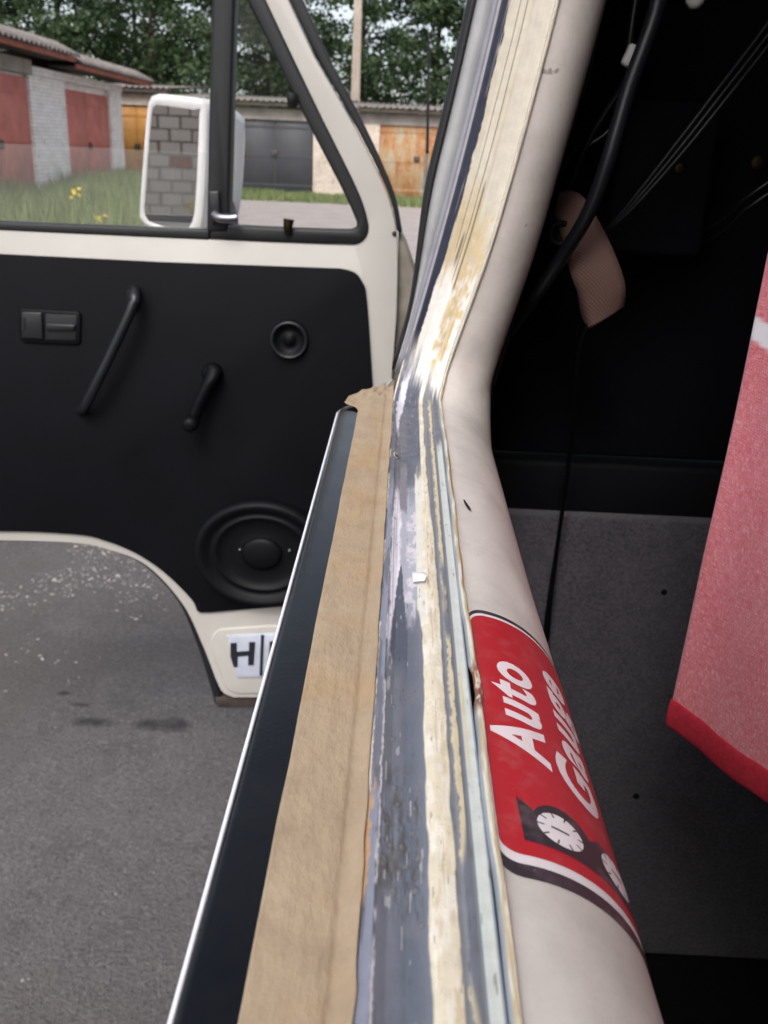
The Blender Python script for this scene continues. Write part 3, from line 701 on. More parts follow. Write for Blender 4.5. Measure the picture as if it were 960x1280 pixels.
# folded back end
nb = len(vv)
for i in range(9):
    t_ = i / 8
    for j in range(7):
        q = Lp[-1].lerp(Rp[-1], j / 6); vv.append(q + Vector((-.010 * t_, .014 * t_ + .004 * math.sin(math.pi * t_), .03 * t_ - .006 * math.sin(math.pi * t_))))
for i in range(8):
    for j in range(6): ff.append((nb + i * 7 + j, nb + i * 7 + j + 1, nb + (i + 1) * 7 + j + 1, nb + (i + 1) * 7 + j))
strap = tag(mesh('belt_strap', vv, ff, M['belt'], None, True), 'faded pinkish brown belt strap looped behind the cable', 'strap')
m_ = strap.modifiers.new('thick', 'SOLIDIFY'); m_.thickness = .0014
lathe('strap_buckle', atY(700, 292, .715), (0, -1, 0), [(.010, 0), (.010, .004), (.006, .005), (.005, .001)], M['plastic2'], strap, 18)

# ---- towel
tl = atY(960, 330, .5); e0 = Vector((.180, .50, 0)); 
pB = atZ(962, 1012, 1.066); dirh = Vector((pB.x - e0.x, pB.y - e0.y, 0)); dirh.normalize()
zb = atY(831, 905, .50).z; ztop = 1.78
NU, NV = 150, 400; vv = []; cols = []; uvs = []
for i in range(NV + 1):
    for j in range(NU + 1):
        u_ = j / NU * .30; h = i / NV; z = zb + (ztop - zb) * h
        fold = .005 * math.sin(u_ * 24 + .6 + h * 1.2) * (1 - .3 * h) + .002 * math.sin(u_ * 75 + 2 * h) + .003 * (float(vnoise(np.array(u_ * 30), np.array(h * 7))) - .5)
        lean = Vector((.012 * h, 0, 0))
        p = Vector((e0.x, e0.y, 0)) + dirh * u_ + Vector((-dirh.y, dirh.x, 0)) * fold + lean
        sag = -.003 * math.sin(u_ * 40) * (1 - h) 
        vv.append((p.x, p.y, z + sag))
        uvs.append((u_ / .6, (z - zb) / .6))
        # white print near the top of the picture
        zz = z - 1.4; mk = 0.0
        f1 = -.081 - .30 * u_ + 5 * u_ * u_; w1 = .0065 + .03 * u_
        mk = max(mk, min(1, max(0, (w1 - abs(zz - f1)) / .0012)))
        rr = math.hypot(u_ - .034, (zz + .030) * .95)
        mk = max(mk, min(1, max(0, (.0045 - abs(rr - .026)) / .0012)))
        cols.append((mk, mk, mk, 1))
n = NU + 1; ff = [(i * n + j, i * n + j + 1, (i + 1) * n + j + 1, (i + 1) * n + j) for i in range(NV) for j in range(NU)]
towel = mesh('towel', vv, ff, M['towel'], None, True)
me = towel.data; ca = me.color_attributes.new('Col', 'FLOAT_COLOR', 'POINT'); ca.data.foreach_set('color', np.array(cols).ravel())
ul = me.uv_layers.new(name='UVMap'); vi = np.empty(len(me.loops), dtype=np.int32); me.loops.foreach_get('vertex_index', vi); ul.data.foreach_set('uv', np.array(uvs)[vi].ravel())
m_ = towel.modifiers.new('thick', 'SOLIDIFY'); m_.thickness = .0016
tag(towel, 'red woven cloth with white print hanging in the dark cabin', 'cloth')
hv = []; hf = []
HR = 26
for j in range(NU + 1):
    for i in range(HR + 1):
        p = Vector(vv[i * 0 + j]); q = Vector(vv[min(NV, 8) * n + j]); d_ = (q - p)
        t_ = i / HR; nrm = Vector((-dirh.y, dirh.x, 0)); a = 2 * math.pi * t_
        hv.append(p + Vector((0, 0, .0085 + .0002 * math.sin(j * .6) - .0100 * math.cos(a))) + nrm * (math.sin(a) * (.0017 + .0002 * math.sin(j * .5 + 2 * math.sin(j * .13)))))
for j in range(NU):
    for i in range(HR): hf.append((j * (HR + 1) + i, j * (HR + 1) + i + 1, (j + 1) * (HR + 1) + i + 1, (j + 1) * (HR + 1) + i))
hem = mesh('hem', hv, hf, M['hem'], towel, True); hem['label'] = 'plain deep red hem along the lower edge'

# ================================================================ FRONT DOOR (open, facing back)
YD = 1.53
door = _thing('door', None, None, None); door.parent = van; door['label'] = 'open cream front door with black trim card and wheel arch cut-out'
def pd(pts, Y=YD): return [atY(u, v, Y) for u, v in pts]
def smooth_poly(pts, k=5, Y=YD): return catmull(pd(pts, Y), k)
arch_out = [(268, 888), (258, 852), (244, 810), (220, 757), (176, 711), (131, 691), (90, 682), (0, 679), (-110, 679), (-210, 682)]
arch = [(292, 872), (279, 866), (271, 852), (253, 806), (228, 755), (183, 707), (134, 687), (92, 679), (0, 676), (-110, 676), (-210, 679)]
shell = pd([(-210, 276), (0, 287), (250, 299), (440, 307)]) + smooth_poly([(440, 307), (452, 301), (457, 285), (450, 262), (438, 232), (403, 150), (365, 70), (332, 0), (262, -150)], 5) \
    + pd([(286, -150), (360, 0)]) + smooth_poly([(392, 70), (438, 150), (468, 208), (486, 250), (495, 290), (497, 330), (495, 400), (489, 480)], 4) + pd([(482, 700), (472, 872)]) + smooth_poly(arch, 6)
prism('door_shell', shell, (0, .045, 0), M['cream'], door, .007, 4)
card = pd([(-200, 310), (0, 317), (200, 327), (420, 335)]) + smooth_poly([(425, 335), (443, 340), (453, 352), (459, 375), (466, 480)], 5) + pd([(463, 600), (458, 753), (350, 757), (262, 764)]) \
    + smooth_poly([(262, 764), (248, 763), (240, 748), (208, 716), (170, 690), (130, 674), (95, 667), (0, 663), (-200, 665)], 5)
prism('trim_card', [p + Vector((0, -.006, 0)) for p in card], (0, .005, 0), M['vinyl'], door, .003, 2)
# dark rubber and rusty edge round the arch
tube('edge_rubber', [p + Vector((.006, .026, .004)) for p in smooth_poly(arch_out, 6)], .0105, M['rubber'], door, 8, 1, 0)
prism('door_sill_edge', pd([(268, 872), (474, 872), (474, 885), (272, 885)], YD + .014), (0, .03, 0), M['rust_edge'], door, .002, 1)
# lower pressed panel with letter plate
prism('pressed_panel', [p + Vector((0, -.005, 0)) for p in smooth_poly([(300, 866), (287, 862), (279, 850), (266, 815), (264, 800), (270, 789), (285, 784), (370, 779), (440, 776), (446, 790), (446, 850), (440, 862), (370, 865)], 3)], (0, .006, 0), M['cream'], door, .003, 3)
plate_pts = smooth_poly([(302, 845), (296, 841), (287, 803), (288, 796), (296, 791), (440, 787), (442, 795), (442, 840), (438, 845)], 3)
M['plate'] = simple('letter_plate', 'b4b8c6', .35, .08, 40); M['ink'] = simple('dark_ink', '171a24', .5, .1, 60)
prism('letter_plate', [p + Vector((0, -.0075, 0)) for p in plate_pts], (0, .002, 0), M['plate'], door, .0005, 1)
for nm, q in (('letter', [(289, 801), (297, 801), (297, 812), (312, 811), (312, 800), (320, 800), (318, 829), (311, 829), (311, 817), (298, 818), (298, 831), (293, 831), (289, 818)]),
              ('letter_bar', [(327, 791), (331, 791), (329, 842), (325, 842)]), ('letter', [(338, 799), (346, 799), (344, 828), (336, 828)])):
    prism(nm, [p + Vector((0, -.0085, 0)) for p in pd(q)], (0, .0008, 0), M['ink'], door)
# seals and window furniture
def strip_px(name, L_, R_, mat, y0=-.004, d=.03, bv=.003, k=4, par=door):
    A = catmull(pd(L_), k); B = catmull(pd(R_), k)
    return prism(name, [p + Vector((0, y0, 0)) for p in A + B[::-1]], (0, d, 0), mat, par, bv, 2)
strip_px('window_seal', [(-205, 266), (0, 277), (150, 283), (262, 287)], [(-205, 277), (0, 288), (150, 295), (262, 300)], M['rubber'], -.002)
strip_px('divider_post', [(268, -150), (266, 0), (262, 140), (259, 290)], [(296, -150), (294, 0), (290, 140), (286, 290)], M['rubber'], -.006, .04, .005)
strip_px('quarter_window_seal', [(232, -150), (309, 0), (346, 75), (383, 150), (427, 235), (442, 268), (446, 280), (441, 286), (425, 287), (340, 284), (264, 280)],
         [(262, -150), (332, 0), (367, 75), (404, 150), (446, 235), (459, 272), (460, 292), (449, 304), (430, 305), (340, 302), (262, 298)], M['rubber'], -.004, .03, .004, 5)
strip_px('outer_door_seal', [(288, -150), (361, 0), (395, 70), (440, 150), (470, 208), (488, 250), (496, 290)], [(306, -150), (378, 0), (410, 70), (452, 150), (480, 210), (495, 250), (503, 292)], M['rubber'], .012, .02, .003)
strip_px('top_frame', [(-205, -175), (0, -165), (270, -150)], [(-205, -150), (0, -142), (290, -128)], M['cream'], 0, .04)
strip_px('rear_frame', [(-215, 280), (-225, -170)], [(-190, 280), (-198, -170)], M['cream'], 0, .04, .003, 2)
gp = pd([(-200, 290), (262, 300), (262, 191), (0, 179), (-200, 170)], YD + .022)
prism('window_pane', gp, (0, .004, 0), M['glass'], door)
prism('quarter_pane', pd([(285, 292), (452, 295), (330, 20), (288, -60)], YD + .014), (0, .003, 0), M['clear_glass'], door)
# latch plate
def plate(name, pts, y0, th, mat, bv): return prism(name, [p + Vector((0, y0, 0)) for p in pd(pts)], (0, th, 0), mat, door, bv, 3)
plate('latch_plate', [(29, 384), (100, 388), (104, 392), (103, 427), (99, 430), (32, 427), (27, 422), (26, 388)], -.011, .006, M['plastic2'], .004)
plate('latch_recess', [(60, 391), (99, 393), (98, 424), (60, 423)], -.0125, .002, M['rubber'], .001)
plate('latch_lever', [(62, 402), (98, 404), (97, 411), (62, 411)], -.018, .006, M['plastic'], .002)
plate('latch_tab', [(31, 388), (56, 389), (58, 422), (31, 421)], -.015, .005, M['plastic'], .002)
plate('latch_slot', [(32, 395), (35, 395), (35, 410), (32, 410)], -.0165, .002, M['rubber'], 0)
# grab handle
hp = [atY(168, 362, YD - .008), atY(168, 368, YD - .03), atY(165, 385, YD - .042), atY(140, 440, YD - .045), atY(118, 485, YD - .042), atY(106, 508, YD - .03), atY(101, 514, YD - .006)]
tube('grab_handle', hp, lambda t: .0085 if t > .25 else .0095, M['plastic'], door, 10, 1.0, 6)
plate('handle_foot', [(161, 360), (175, 362), (173, 386), (162, 390)], -.014, .008, M['plastic'], .004)
# window crank
lathe('crank_hub', atY(266, 466, YD - .006), (0, -1, 0), [(.018, 0), (.017, .012), (.012, .018), (.004, .02)], M['plastic2'], door, 24)
tube('crank_arm', [atY(268, 462, YD - .022), atY(262, 478, YD - .03), atY(252, 500, YD - .034), atY(243, 522, YD - .036)], lambda t: .0155 - .004 * t, M['plastic2'], door, 12, .8)
lathe('crank_knob', atY(241, 526, YD - .034), (0, -1, 0), [(.010, 0), (.0135, .008), (.0135, .024), (.009, .030), (.003, .031)], M['plastic2'], door, 20)
# tweeter and speaker
lathe('tweeter', atY(362, 424, YD - .006), (0, -1, 0), [(.032, 0), (.031, .008), (.028, .011), (.025, .010), (.022, .004), (.012, .001), (.010, .003), (.004, .006)], M['plastic2'], door, 36)
lathe('tweeter_ring', atY(362, 424, YD - .006), (0, -1, 0), [(.0315, .007), (.0300, .0118), (.0275, .0118), (.0265, .0098)], M['plastic'], door, 36, False)
sc = atY(328, 690, YD - .006); _sp0 = set(bpy.data.objects)
lathe('speaker', sc, (-.01, -1, .03), [(.112, -.01), (.110, .012), (.104, .021), (.096, .022), (.088, .013), (.080, .0105), (.078, .0135), (.074, .0135), (.071, .010), (.060, .0075), (.036, .006), (.030, .008), (.018, .011), (.005, .012)], M['plastic2'], door, 48)
lathe('speaker_rim', sc, (-.01, -1, .03), [(.111, .010), (.107, .0215), (.099, .0235), (.094, .020)], M['plastic2'], door, 48, False)
lathe('speaker_cone', sc + Vector((0, -.004, 0)), (-.01, -1, .03), [(.034, .002), (.032, .008), (.024, .010), (.012, .012), (.004, .0125)], M['plastic2'], door, 32)
for _o in set(bpy.data.objects) - _sp0:
    for _v in _o.data.vertices: _v.co = Vector((sc.x + (_v.co.x - sc.x) * 1.12, _v.co.y, sc.z + (_v.co.z - sc.z) * .93))
for du, dv in ((20, 8), (-26, -3), (36, -2)):
    lathe('speaker_screw', atY(326 + du, 690 + dv, YD - .016), (0, -1, 0), [(.0028, -.006), (.0028, .002), (.001, .003)], M['chrome'], door, 10)
# latch of the vent window, lock peg, stay
tube('vent_latch', [atY(268, 268, YD - .016), atY(274, 272, YD - .022), atY(287, 273, YD - .024), atY(297, 272, YD - .024)], .0075, M['chrome'], door, 10)
plate('vent_latch_base', [(262, 238), (276, 238), (278, 276), (266, 280)], -.014, .008, M['plastic'], .003)
tube('vent_peg', [atY(360, 292, YD - .006), atY(360, 284, YD - .010), atY(361, 274, YD - .010)], lambda t: .006 + .003 * t, M['brass'], door, 10)
tube('vent_peg', [atY(366, 132, YD - .004), atY(365, 124, YD - .008), atY(364, 117, YD - .008)], .008, M['rubber'], door, 10)
lathe('grommet', atY(493, 292, YD - .001), (0, -1, 0), [(.004, 0), (.003, .002), (.001, .002)], M['rubber'], door, 10)

# mirror: faces back past the camera to the block wall
MC = atY(219, 203, 1.75)
WALL = Vector((-2.6, -16.0, 1.75))
mn = ((CAM - MC).normalized() + (WALL - MC).normalized()).normalized()
mr = Vector((0, 0, 1)).cross(mn).normalized() * 1.0      # points to picture right
mu = mn.cross(mr)
if mr.x < 0: mr = -mr
if mu.z < 0: mu = -mu
def onplane(u, v, off=0):
    d_ = ray(u, v); t_ = ((MC + mn * off) - CAM).dot(mn) / d_.dot(mn); return CAM + d_ * t_
go = catmull([onplane(u, v) for u, v in ((196, 131), (245, 138), (249, 146), (244, 255), (237, 283), (225, 287), (190, 278), (181, 268), (182, 240), (190, 140), (196, 131))], 4)[:-1]
ho = catmull([onplane(u, v) for u, v in ((190, 120), (200, 117), (252, 123), (260, 128), (260, 160), (256, 250), (250, 290), (235, 297), (190, 286), (177, 276), (175, 262), (180, 190), (185, 132), (190, 120))], 4)[:-1]
cen = sum(ho, Vector()) / len(ho)
vv = []; ff = []; nH = len(ho)
rings = [(go, .000, 1.0), (ho, .006, .97), (ho, .0, 1.0), (ho, -.02, 1.0), (ho, -.055, .95), (ho, -.085, .82), (ho, -.105, .55), (ho, -.112, .2)]
def resample(P, m):
    P = P + [P[0]]; Ls = [0]
    for a, b in zip(P, P[1:]): Ls.append(Ls[-1] + (b - a).length)
    out = []
    for i in range(m):
        t_ = Ls[-1] * i / m; k = max(j for j in range(len(Ls)) if Ls[j] <= t_ + 1e-9); k = min(k, len(P) - 2)
        out.append(P[k].lerp(P[k + 1], (t_ - Ls[k]) / max(1e-9, Ls[k + 1] - Ls[k])))
    return out
GO, HO = resample(go, 44), resample(ho, 44)
for src, off, scl in rings:
    P = GO if src is go else HO
    for p in P: vv.append(cen + (p - cen) * scl + mn * off + Vector((.078, 0, 0)) * max(0, -off) / .1)
for i in range(len(rings) - 1):
    for j in range(44): ff.append((i * 44 + j, i * 44 + (j + 1) % 44, (i + 1) * 44 + (j + 1) % 44, (i + 1) * 44 + j))
ff.append(tuple(range((len(rings) - 1) * 44, len(rings) * 44)))
mesh('mirror_housing', vv, ff, M['white_paint'], door, True)
mg = mesh('mirror_glass', [p + mn * .0006 for p in GO], [tuple(range(44))], M['mirror'], door)
tube('mirror_arm', [cen + mn * -.06 + Vector((.05, 0, -.02)), cen + Vector((.10, -.02, -.06)), Vector((atY(290, 285, YD + .03).x, YD + .05, cen.z - .10))], .010, M['rubber'], door, 10)

# front corner of the body: hinge post, nose and aerial
post = prism('hinge_post', pd([(498, 285), (508, 306), (521, 345), (530, 480), (530, 900), (480, 900), (487, 480), (496, 400)], YD + .025), (0, .09, 0), M['grey_post'], van, .006, 2)
box('front_panel', (.03, 1.64, .45), (1.60, 1.72, 1.20), M['cream'], van, .03)
box('dashboard', (.04, 1.40, 1.02), (1.58, 1.64, 1.18), M['vinyl'], van, .03)
box('front_roof', (.16, .95, 1.92), (1.48, 1.35, 1.96), M['cream'], van, .01)
tube('front_pillar', [(.055, 1.62, 1.18), (.10, 1.45, 1.60), (.15, 1.33, 1.93)], .03, M['cream'], van, 10)
ab = atY(530, 236, 2.1)
tube('aerial', [atY(536, 40, 2.1), atY(535, 120, 2.1), atY(534, 192, 2.1)], lambda t: .0022 + .0014 * t, M['rubber'], van, 8)
tube('aerial_base', [atY(533, 192, 2.1), atY(532, 215, 2.1), atY(531, 236, 2.1), atY(529, 330, 2.1)], .0038, M['grey_post'], van, 10)

# ================================================================ GARAGES
def garage_door(name, parent, P, Q, z0, z1, mat, out, leaves=2, lock=True):
    """two-leaf steel door between ground points P and Q"""
    P, Q = Vector(P), Vector(Q); d_ = Q - P
    for k in range(leaves):
        a = P + d_ * (k / leaves + .004); b = P + d_ * ((k + 1) / leaves - .004)
        lf = prism(name, [(a.x, a.y, z0), (b.x, b.y, z0), (b.x, b.y, z1), (a.x, a.y, z1)], Vector(out) * .05, mat, parent, .01, 1)
        for f in (.12, .5, .88):
            zz = z0 + (z1 - z0) * f; aa = a + Vector(out) * .05; bb = b + Vector(out) * .05
            prism('door_rib', [(aa.x, aa.y, zz - .03), (bb.x, bb.y, zz - .03), (bb.x, bb.y, zz + .03), (aa.x, aa.y, zz + .03)], Vector(out) * .012, mat, lf)
    m_ = P + d_ * .5 + Vector(out) * .06
    lk = prism('lock', [(m_.x + s * d_.normalized().x * .09, m_.y + s * d_.normalized().y * .09, z0 + 1.05 + q) for s, q in ((-1, 0), (1, 0), (1, .16), (-1, .16))], Vector(out) * .04, M['dark_wood'], parent, .01, 1)

def corrugated(name, x0, x1, y0, y1, z0, z1, parent, axis='y', amp=.025, wl=.18, mat=None):
    """sheet sloping from (x0,z0) to (x1,z1), waves across y"""
    vv = []; n = int((y1 - y0) / wl * 6)
    for i in range(n + 1):
        y = y0 + (y1 - y0) * i / n; w_ = amp * math.sin(2 * math.pi * (y - y0) / wl)
        jig = .03 * (random.random() if i % 36 == 0 else 0)
        for (x, z) in ((x0, z0), (x1, z1)):
            p = (x, y, z + w_) if axis == 'y' else (y, x, z + w_)
            vv.append(p)
        for (x, z) in ((x1, z1 - .02), (x0, z0 - .02)):
            p = (x, y, z + w_) if axis == 'y' else (y, x, z + w_)
            vv.append(p)
    ff = []
    for i in range(n):
        for j in range(4): ff.append((i * 4 + j, i * 4 + (j + 1) % 4, (i + 1) * 4 + (j + 1) % 4, (i + 1) * 4 + j))
    return mesh(name, vv, ff, mat or M['slate'], parent, True)

WX = -7.84
KY = 1.155
rg = thing('garage', 'long white brick garage with brick red doors and corrugated roof edge', 'garage')
box('wall', (WX - 5.5, 7.0 * KY, 0), (WX - .12, 23.4 * KY, 2.72), M['white_brick_y'], rg)
spans = [(7.0, 8.2), (10.9, 12.3), (15.0, 15.1), (17.75, 19.6), (22.55, 23.4)]
for k, (a, b) in enumerate([(7.0, 8.0), (10.8, 12.4), (14.6, 15.0), (17.8, 19.6), (22.5, 23.4)]):
    box('brick_pier', (WX - .119, a * KY, 0), (WX, b * KY, 2.52), M['white_brick_y'], rg)
for k, (a, b) in enumerate([(8.0, 10.8), (12.4, 14.6), (15.0, 17.8), (19.6, 22.5)]):
    garage_door('door_leaf', rg, (WX - .11, a * KY, 0), (WX - .11, b * KY, 0), .05, 2.46 if k < 3 else 2.38, M['red_door'], (1, 0, 0))
box('lintel', (WX - .118, 7.0 * KY, 2.523), (WX + .04, 17.9 * KY, 2.80), M['concrete'], rg)
box('lintel', (WX - .118, 17.9 * KY, 2.523), (WX + .03, 23.4 * KY, 2.70), M['white_brick_y'], rg)
for (a, b, zz) in ((6.8 * KY, 19.0 * KY, 2.92), (19.02 * KY, 24.4 * KY, 2.80)):
    corrugated('roof_sheet', WX + .64, WX + .12, a, b, zz + .10, zz + .34, rg, wl=.24, amp=.035)
    corrugated('roof_sheet', WX + .14, WX - 5.6, a, b, zz + .30, zz + .02, rg, wl=.24, amp=.035)
    box('fascia', (WX + .50, a, zz - .04), (WX + .545, b, zz + .06), M['fascia'], rg)
    box('soffit', (WX - .11, a, zz - .02), (WX + .499, b, zz + .01), M['dark_wood'], rg)

YG = 28.9; KX = 1.074
def back_garage(label, x0, x1, dx0, dx1, doormat, top, roofz, wallm, dz=2.12, dy=0, leaves=2):
    g = thing('garage', label, 'garage', 'garages in the back row'); Y = YG + dy; x0, x1, dx0, dx1 = (q * KX for q in (x0, x1, dx0, dx1))
    box('wall', (x0, Y + .12, 0), (x1, Y + 5.5, top), wallm, g)
    box('brick_pier', (x0, Y, 0), (dx0, Y + .119, top - .3), wallm, g); box('brick_pier', (dx1, Y, 0), (x1, Y + .119, top - .3), wallm, g)
    box('lintel', (x0, Y - .02, top - .297), (x1, Y + .118, top), M['concrete'] if doormat is not M['yellow_door'] else wallm, g)
    garage_door('door_leaf', g, (dx0, Y + .1, 0), (dx1, Y + .1, 0), .04, dz, doormat, (0, -1, 0), leaves)
    corrugated('roof_sheet', Y - .35, Y + 5.6, x0 - .04, x1 + .04, roofz, roofz + .35, g, 'x')
    box('roof_edge', (x0, Y - .30, roofz - .14), (x1, Y - .02, roofz - .05), M['dark_wood'], g)
    return g
back_garage('white garage with ochre yellow door beside the side mirror', -9.4, -6.62, -8.15, -7.05, M['yellow_door'], 2.62, 2.80, M['white_brick_x'], 2.30, .6)
back_garage('brick garage with dark grey steel door behind the quarter window', -6.6, -1.75, -4.75, -2.62, M['grey_door'], 2.36, 2.56, M['white_brick_x'])
back_garage('garage with rust streaked door seen between door and pillar', -1.72, 2.2, -.82, 1.25, M['rusty_door'], 2.36, 2.52, M['white_brick_x'], 2.14, 0, 1)
back_garage('brick garage furthest right of the back row, behind the pillar', 2.22, 6.0, 3.0, 5.2, M['grey_door'], 2.36, 2.54, M['white_brick_x'])

# utility pole
px = atY(445, 100, 36.0).x
pl = thing('utility_pole', 'pale concrete utility pole rising behind the garage roofs', 'pole')
pv = []
for z, r in ((0, .17), (9.5, .12)):
    for s, q in ((-1, -1), (1, -1), (1, 1), (-1, 1)): pv.append((px + s * r, 36 + q * r, z))
bevel(mesh('pole_shaft', pv, [(3, 2, 1, 0), (4, 5, 6, 7)] + [(i, (i + 1) % 4, 4 + (i + 1) % 4, 4 + i) for i in range(4)], M['pole_concrete'], pl), .02, 2)
box('crossarm', (px - .7, 35.94, 9.0), (px + .7, 36.06, 9.12), M['dark_wood'], pl)
for s in (-.6, 0, .6): lathe('insulator', (px + s, 36, 9.12), (0, 0, 1), [(.03, 0), (.05, .05), (.05, .12), (.02, .15)], M['white_paint'], pl, 10)

# ---------------------------------------------------------------- trees
def crown_mesh(name, seed, H, nclump, nleaf):
    r = np.random.default_rng(seed); V = []; C = []
    cl = []
    for i in range(nclump):
        h = r.uniform(.16, 1.0); rad = (1.0 - abs(h - .45) ** 1.5 * 1.3) * 2.5 * (.55 + .45 * r.random())
        a = r.uniform(0, 2 * math.pi); d_ = rad * math.sqrt(r.random())
        cl.append((d_ * math.cos(a), d_ * math.sin(a), h * H, r.uniform(.45, .95), r.random()))
    for (x, y, z, s, tone) in cl:
        m = int(nleaf * s)
        p = r.normal(0, 1, (m, 3)); p /= np.linalg.norm(p, axis=1)[:, None]; p *= (r.random((m, 1)) ** .45) * s
        p[:, 2] *= .7; p += (x, y, z)
        nn = r.normal(0, 1, (m, 3)) + (0, 0, .7); nn /= np.linalg.norm(nn, axis=1)[:, None]
        t1 = np.cross(nn, r.normal(0, 1, (m, 3))); t1 /= np.linalg.norm(t1, axis=1)[:, None]; t2 = np.cross(nn, t1)
        sz = r.uniform(.07, .15, (m, 1))
        q = np.stack([p - t1 * sz, p - t2 * sz * .55, p + t1 * sz, p + t2 * sz * .55], 1); V.append(q.reshape(-1, 3))
        C.append(np.repeat(np.clip(tone * .6 + r.random(m) * .4, 0, 1), 4))
    V = np.concatenate(V); C = np.concatenate(C); nf = len(V) // 4
    me = bpy.data.meshes.new(name); me.vertices.add(len(V)); me.vertices.foreach_set('co', V.ravel())
    me.loops.add(nf * 4); me.loops.foreach_set('vertex_index', np.arange(nf * 4, dtype=np.int32)); me.polygons.add(nf)
    me.polygons.foreach_set('loop_start', np.arange(0, nf * 4, 4, dtype=np.int32)); me.polygons.foreach_set('loop_total', np.full(nf, 4, dtype=np.int32)); me.update(calc_edges=True)
    ca = me.color_attributes.new('Col', 'FLOAT_COLOR', 'POINT'); ca.data.foreach_set('color', np.stack([C, C, C, np.ones_like(C)], 1).ravel()); me.materials.append(M['leaf']); return me
def trunk_mesh(name, seed, H):
    r = random.Random(seed); vs = []; fs = []
    def limb(P, r0, r1):
        P = catmull(P, 4); b0 = len(vs); n = len(P)
        for i, p in enumerate(P):
            R_ = r0 + (r1 - r0) * i / (n - 1)
            for j in range(7): a = 2 * math.pi * j / 7; vs.append((p.x + R_ * math.cos(a), p.y + R_ * math.sin(a), p.z))
        for i in range(n - 1):
            for j in range(7): fs.append((b0 + i * 7 + j, b0 + i * 7 + (j + 1) % 7, b0 + (i + 1) * 7 + (j + 1) % 7, b0 + (i + 1) * 7 + j))
    limb([(0, 0, -.1), (r.uniform(-.1, .1), 0, H * .3), (r.uniform(-.2, .2), r.uniform(-.2, .2), H * .6), (r.uniform(-.3, .3), 0, H * .95)], .2, .03)
    for i in range(9):
        z = H * r.uniform(.18, .75); a = r.uniform(0, 6.28); l_ = r.uniform(1.2, 2.4)
        limb([(0, 0, z), (l_ * .5 * math.cos(a), l_ * .5 * math.sin(a), z + .4), (l_ * math.cos(a), l_ * math.sin(a), z + 1.1)], .07, .015)
    me = bpy.data.meshes.new(name); me.from_pydata(vs, [], fs); me.polygons.foreach_set('use_smooth', [True] * len(fs)); me.materials.append(M['bark']); return me
crowns = [crown_mesh('crown', 20 + i, H, 125, 150) for i, H in enumerate((11.5, 10.5, 12.5))]
trunks = [trunk_mesh('trunk', 20 + i, H) for i, H in enumerate((11.5, 10.5, 12.5))]
TREES = [(-21.5, 44, 'leafy tree at the far left edge over the red garage roof'), (-17.8, 43, 'tree behind the roof of the red garage, left of centre'), (-14.6, 40.5, 'tree above the lower end of the red garage roof'),
         (-11.4, 42.5, 'tree directly above the white side mirror'), (-8.2, 40.5, 'tree seen on both sides of the black window divider'), (-5.2, 42.0, 'tree behind the quarter window above the grey garage door'),
         (-2.2, 40.6, 'tree standing behind the concrete pole'), (1.0, 42.0, 'tree above the rusty garage door right of the pole'), (4.2, 40.8, 'rightmost tree, half hidden by the pillar'), (-13.2, 47.0, 'tree set further back above the red garage roof end'), (-6.4, 47.5, 'tree set further back behind the black window divider')]
for i, (x, y, lab) in enumerate(TREES):
    tr_ = thing('tree', lab, 'tree', 'trees behind the garages'); tr_.location = (x * 1.05, y + 3.5, 0); tr_.rotation_euler = (0, 0, i * 1.9); s_ = .95 + .12 * random.random(); tr_.scale = (s_ * 1.08, s_ * 1.08, s_)
    for nm, me in (('crown', crowns[i % 3]), ('trunk', trunks[i % 3])):
        o = bpy.data.objects.new(nm, me); COL.objects.link(o); o.parent = tr_
# lower thicket behind the garages
# ---------------------------------------------------------------- grass
def grass(name, n, gen, hmin, hmax, wid_, label):
    r = np.random.default_rng(len(name) + n); V = np.empty((n, 3, 3)); C = np.empty((n, 3))
    P = np.array([gen(r) for _ in range(n)]); h = hmin + (hmax - hmin) * np.clip(r.random(n) ** 1.6 * (.45 + 1.1 * fbm(P[:, 0] * .9, P[:, 1] * .6, 3)), 0, 1.15); a = r.uniform(0, 6.28, n); l_ = r.normal(0, .22, (n, 2)) * h[:, None]
    V[:, 0, :2] = P - np.stack([np.cos(a), np.sin(a)], 1) * wid_; V[:, 1, :2] = P + np.stack([np.cos(a), np.sin(a)], 1) * wid_; V[:, :2, 2] = 0
    V[:, 2, :2] = P + l_; V[:, 2, 2] = h; C[:] = r.random((n, 1))
    me = bpy.data.meshes.new(name); V = V.reshape(-1, 3); me.vertices.add(len(V)); me.vertices.foreach_set('co', V.ravel()); me.loops.add(n * 3); me.loops.foreach_set('vertex_index', np.arange(n * 3, dtype=np.int32))
    me.polygons.add(n); me.polygons.foreach_set('loop_start', np.arange(0, n * 3, 3, dtype=np.int32)); me.polygons.foreach_set('loop_total', np.full(n, 3, dtype=np.int32)); me.update(calc_edges=True)
    Cf = C.reshape(-1); ca = me.color_attributes.new('Col', 'FLOAT_COLOR', 'POINT'); ca.data.foreach_set('color', np.stack([Cf, Cf, Cf, np.ones_like(Cf)], 1).ravel()); me.materials.append(M['grass'])
    o = bpy.data.objects.new(name, me); COL.objects.link(o); return tag(o, label, 'grass', kind='stuff')
def g1(r):
    y = r.uniform(11, 27.0); return (r.uniform(-7.75, max(-7.6, min(-3.2, -.265 * y + .3 * r.normal()))), y)
grass('tall_grass', 70000, g1, .08, .68, .014, 'tall weedy grass growing in front of the red garage doors')
def g2(r): y = r.uniform(25.5, 28.7) if r.random() < .6 else r.uniform(28.0, 28.85); return (r.uniform(-6, 2.2), y)
grass('short_grass', 16000, g2, .04, .22, .015, 'short grass strip along the foot of the back garages')

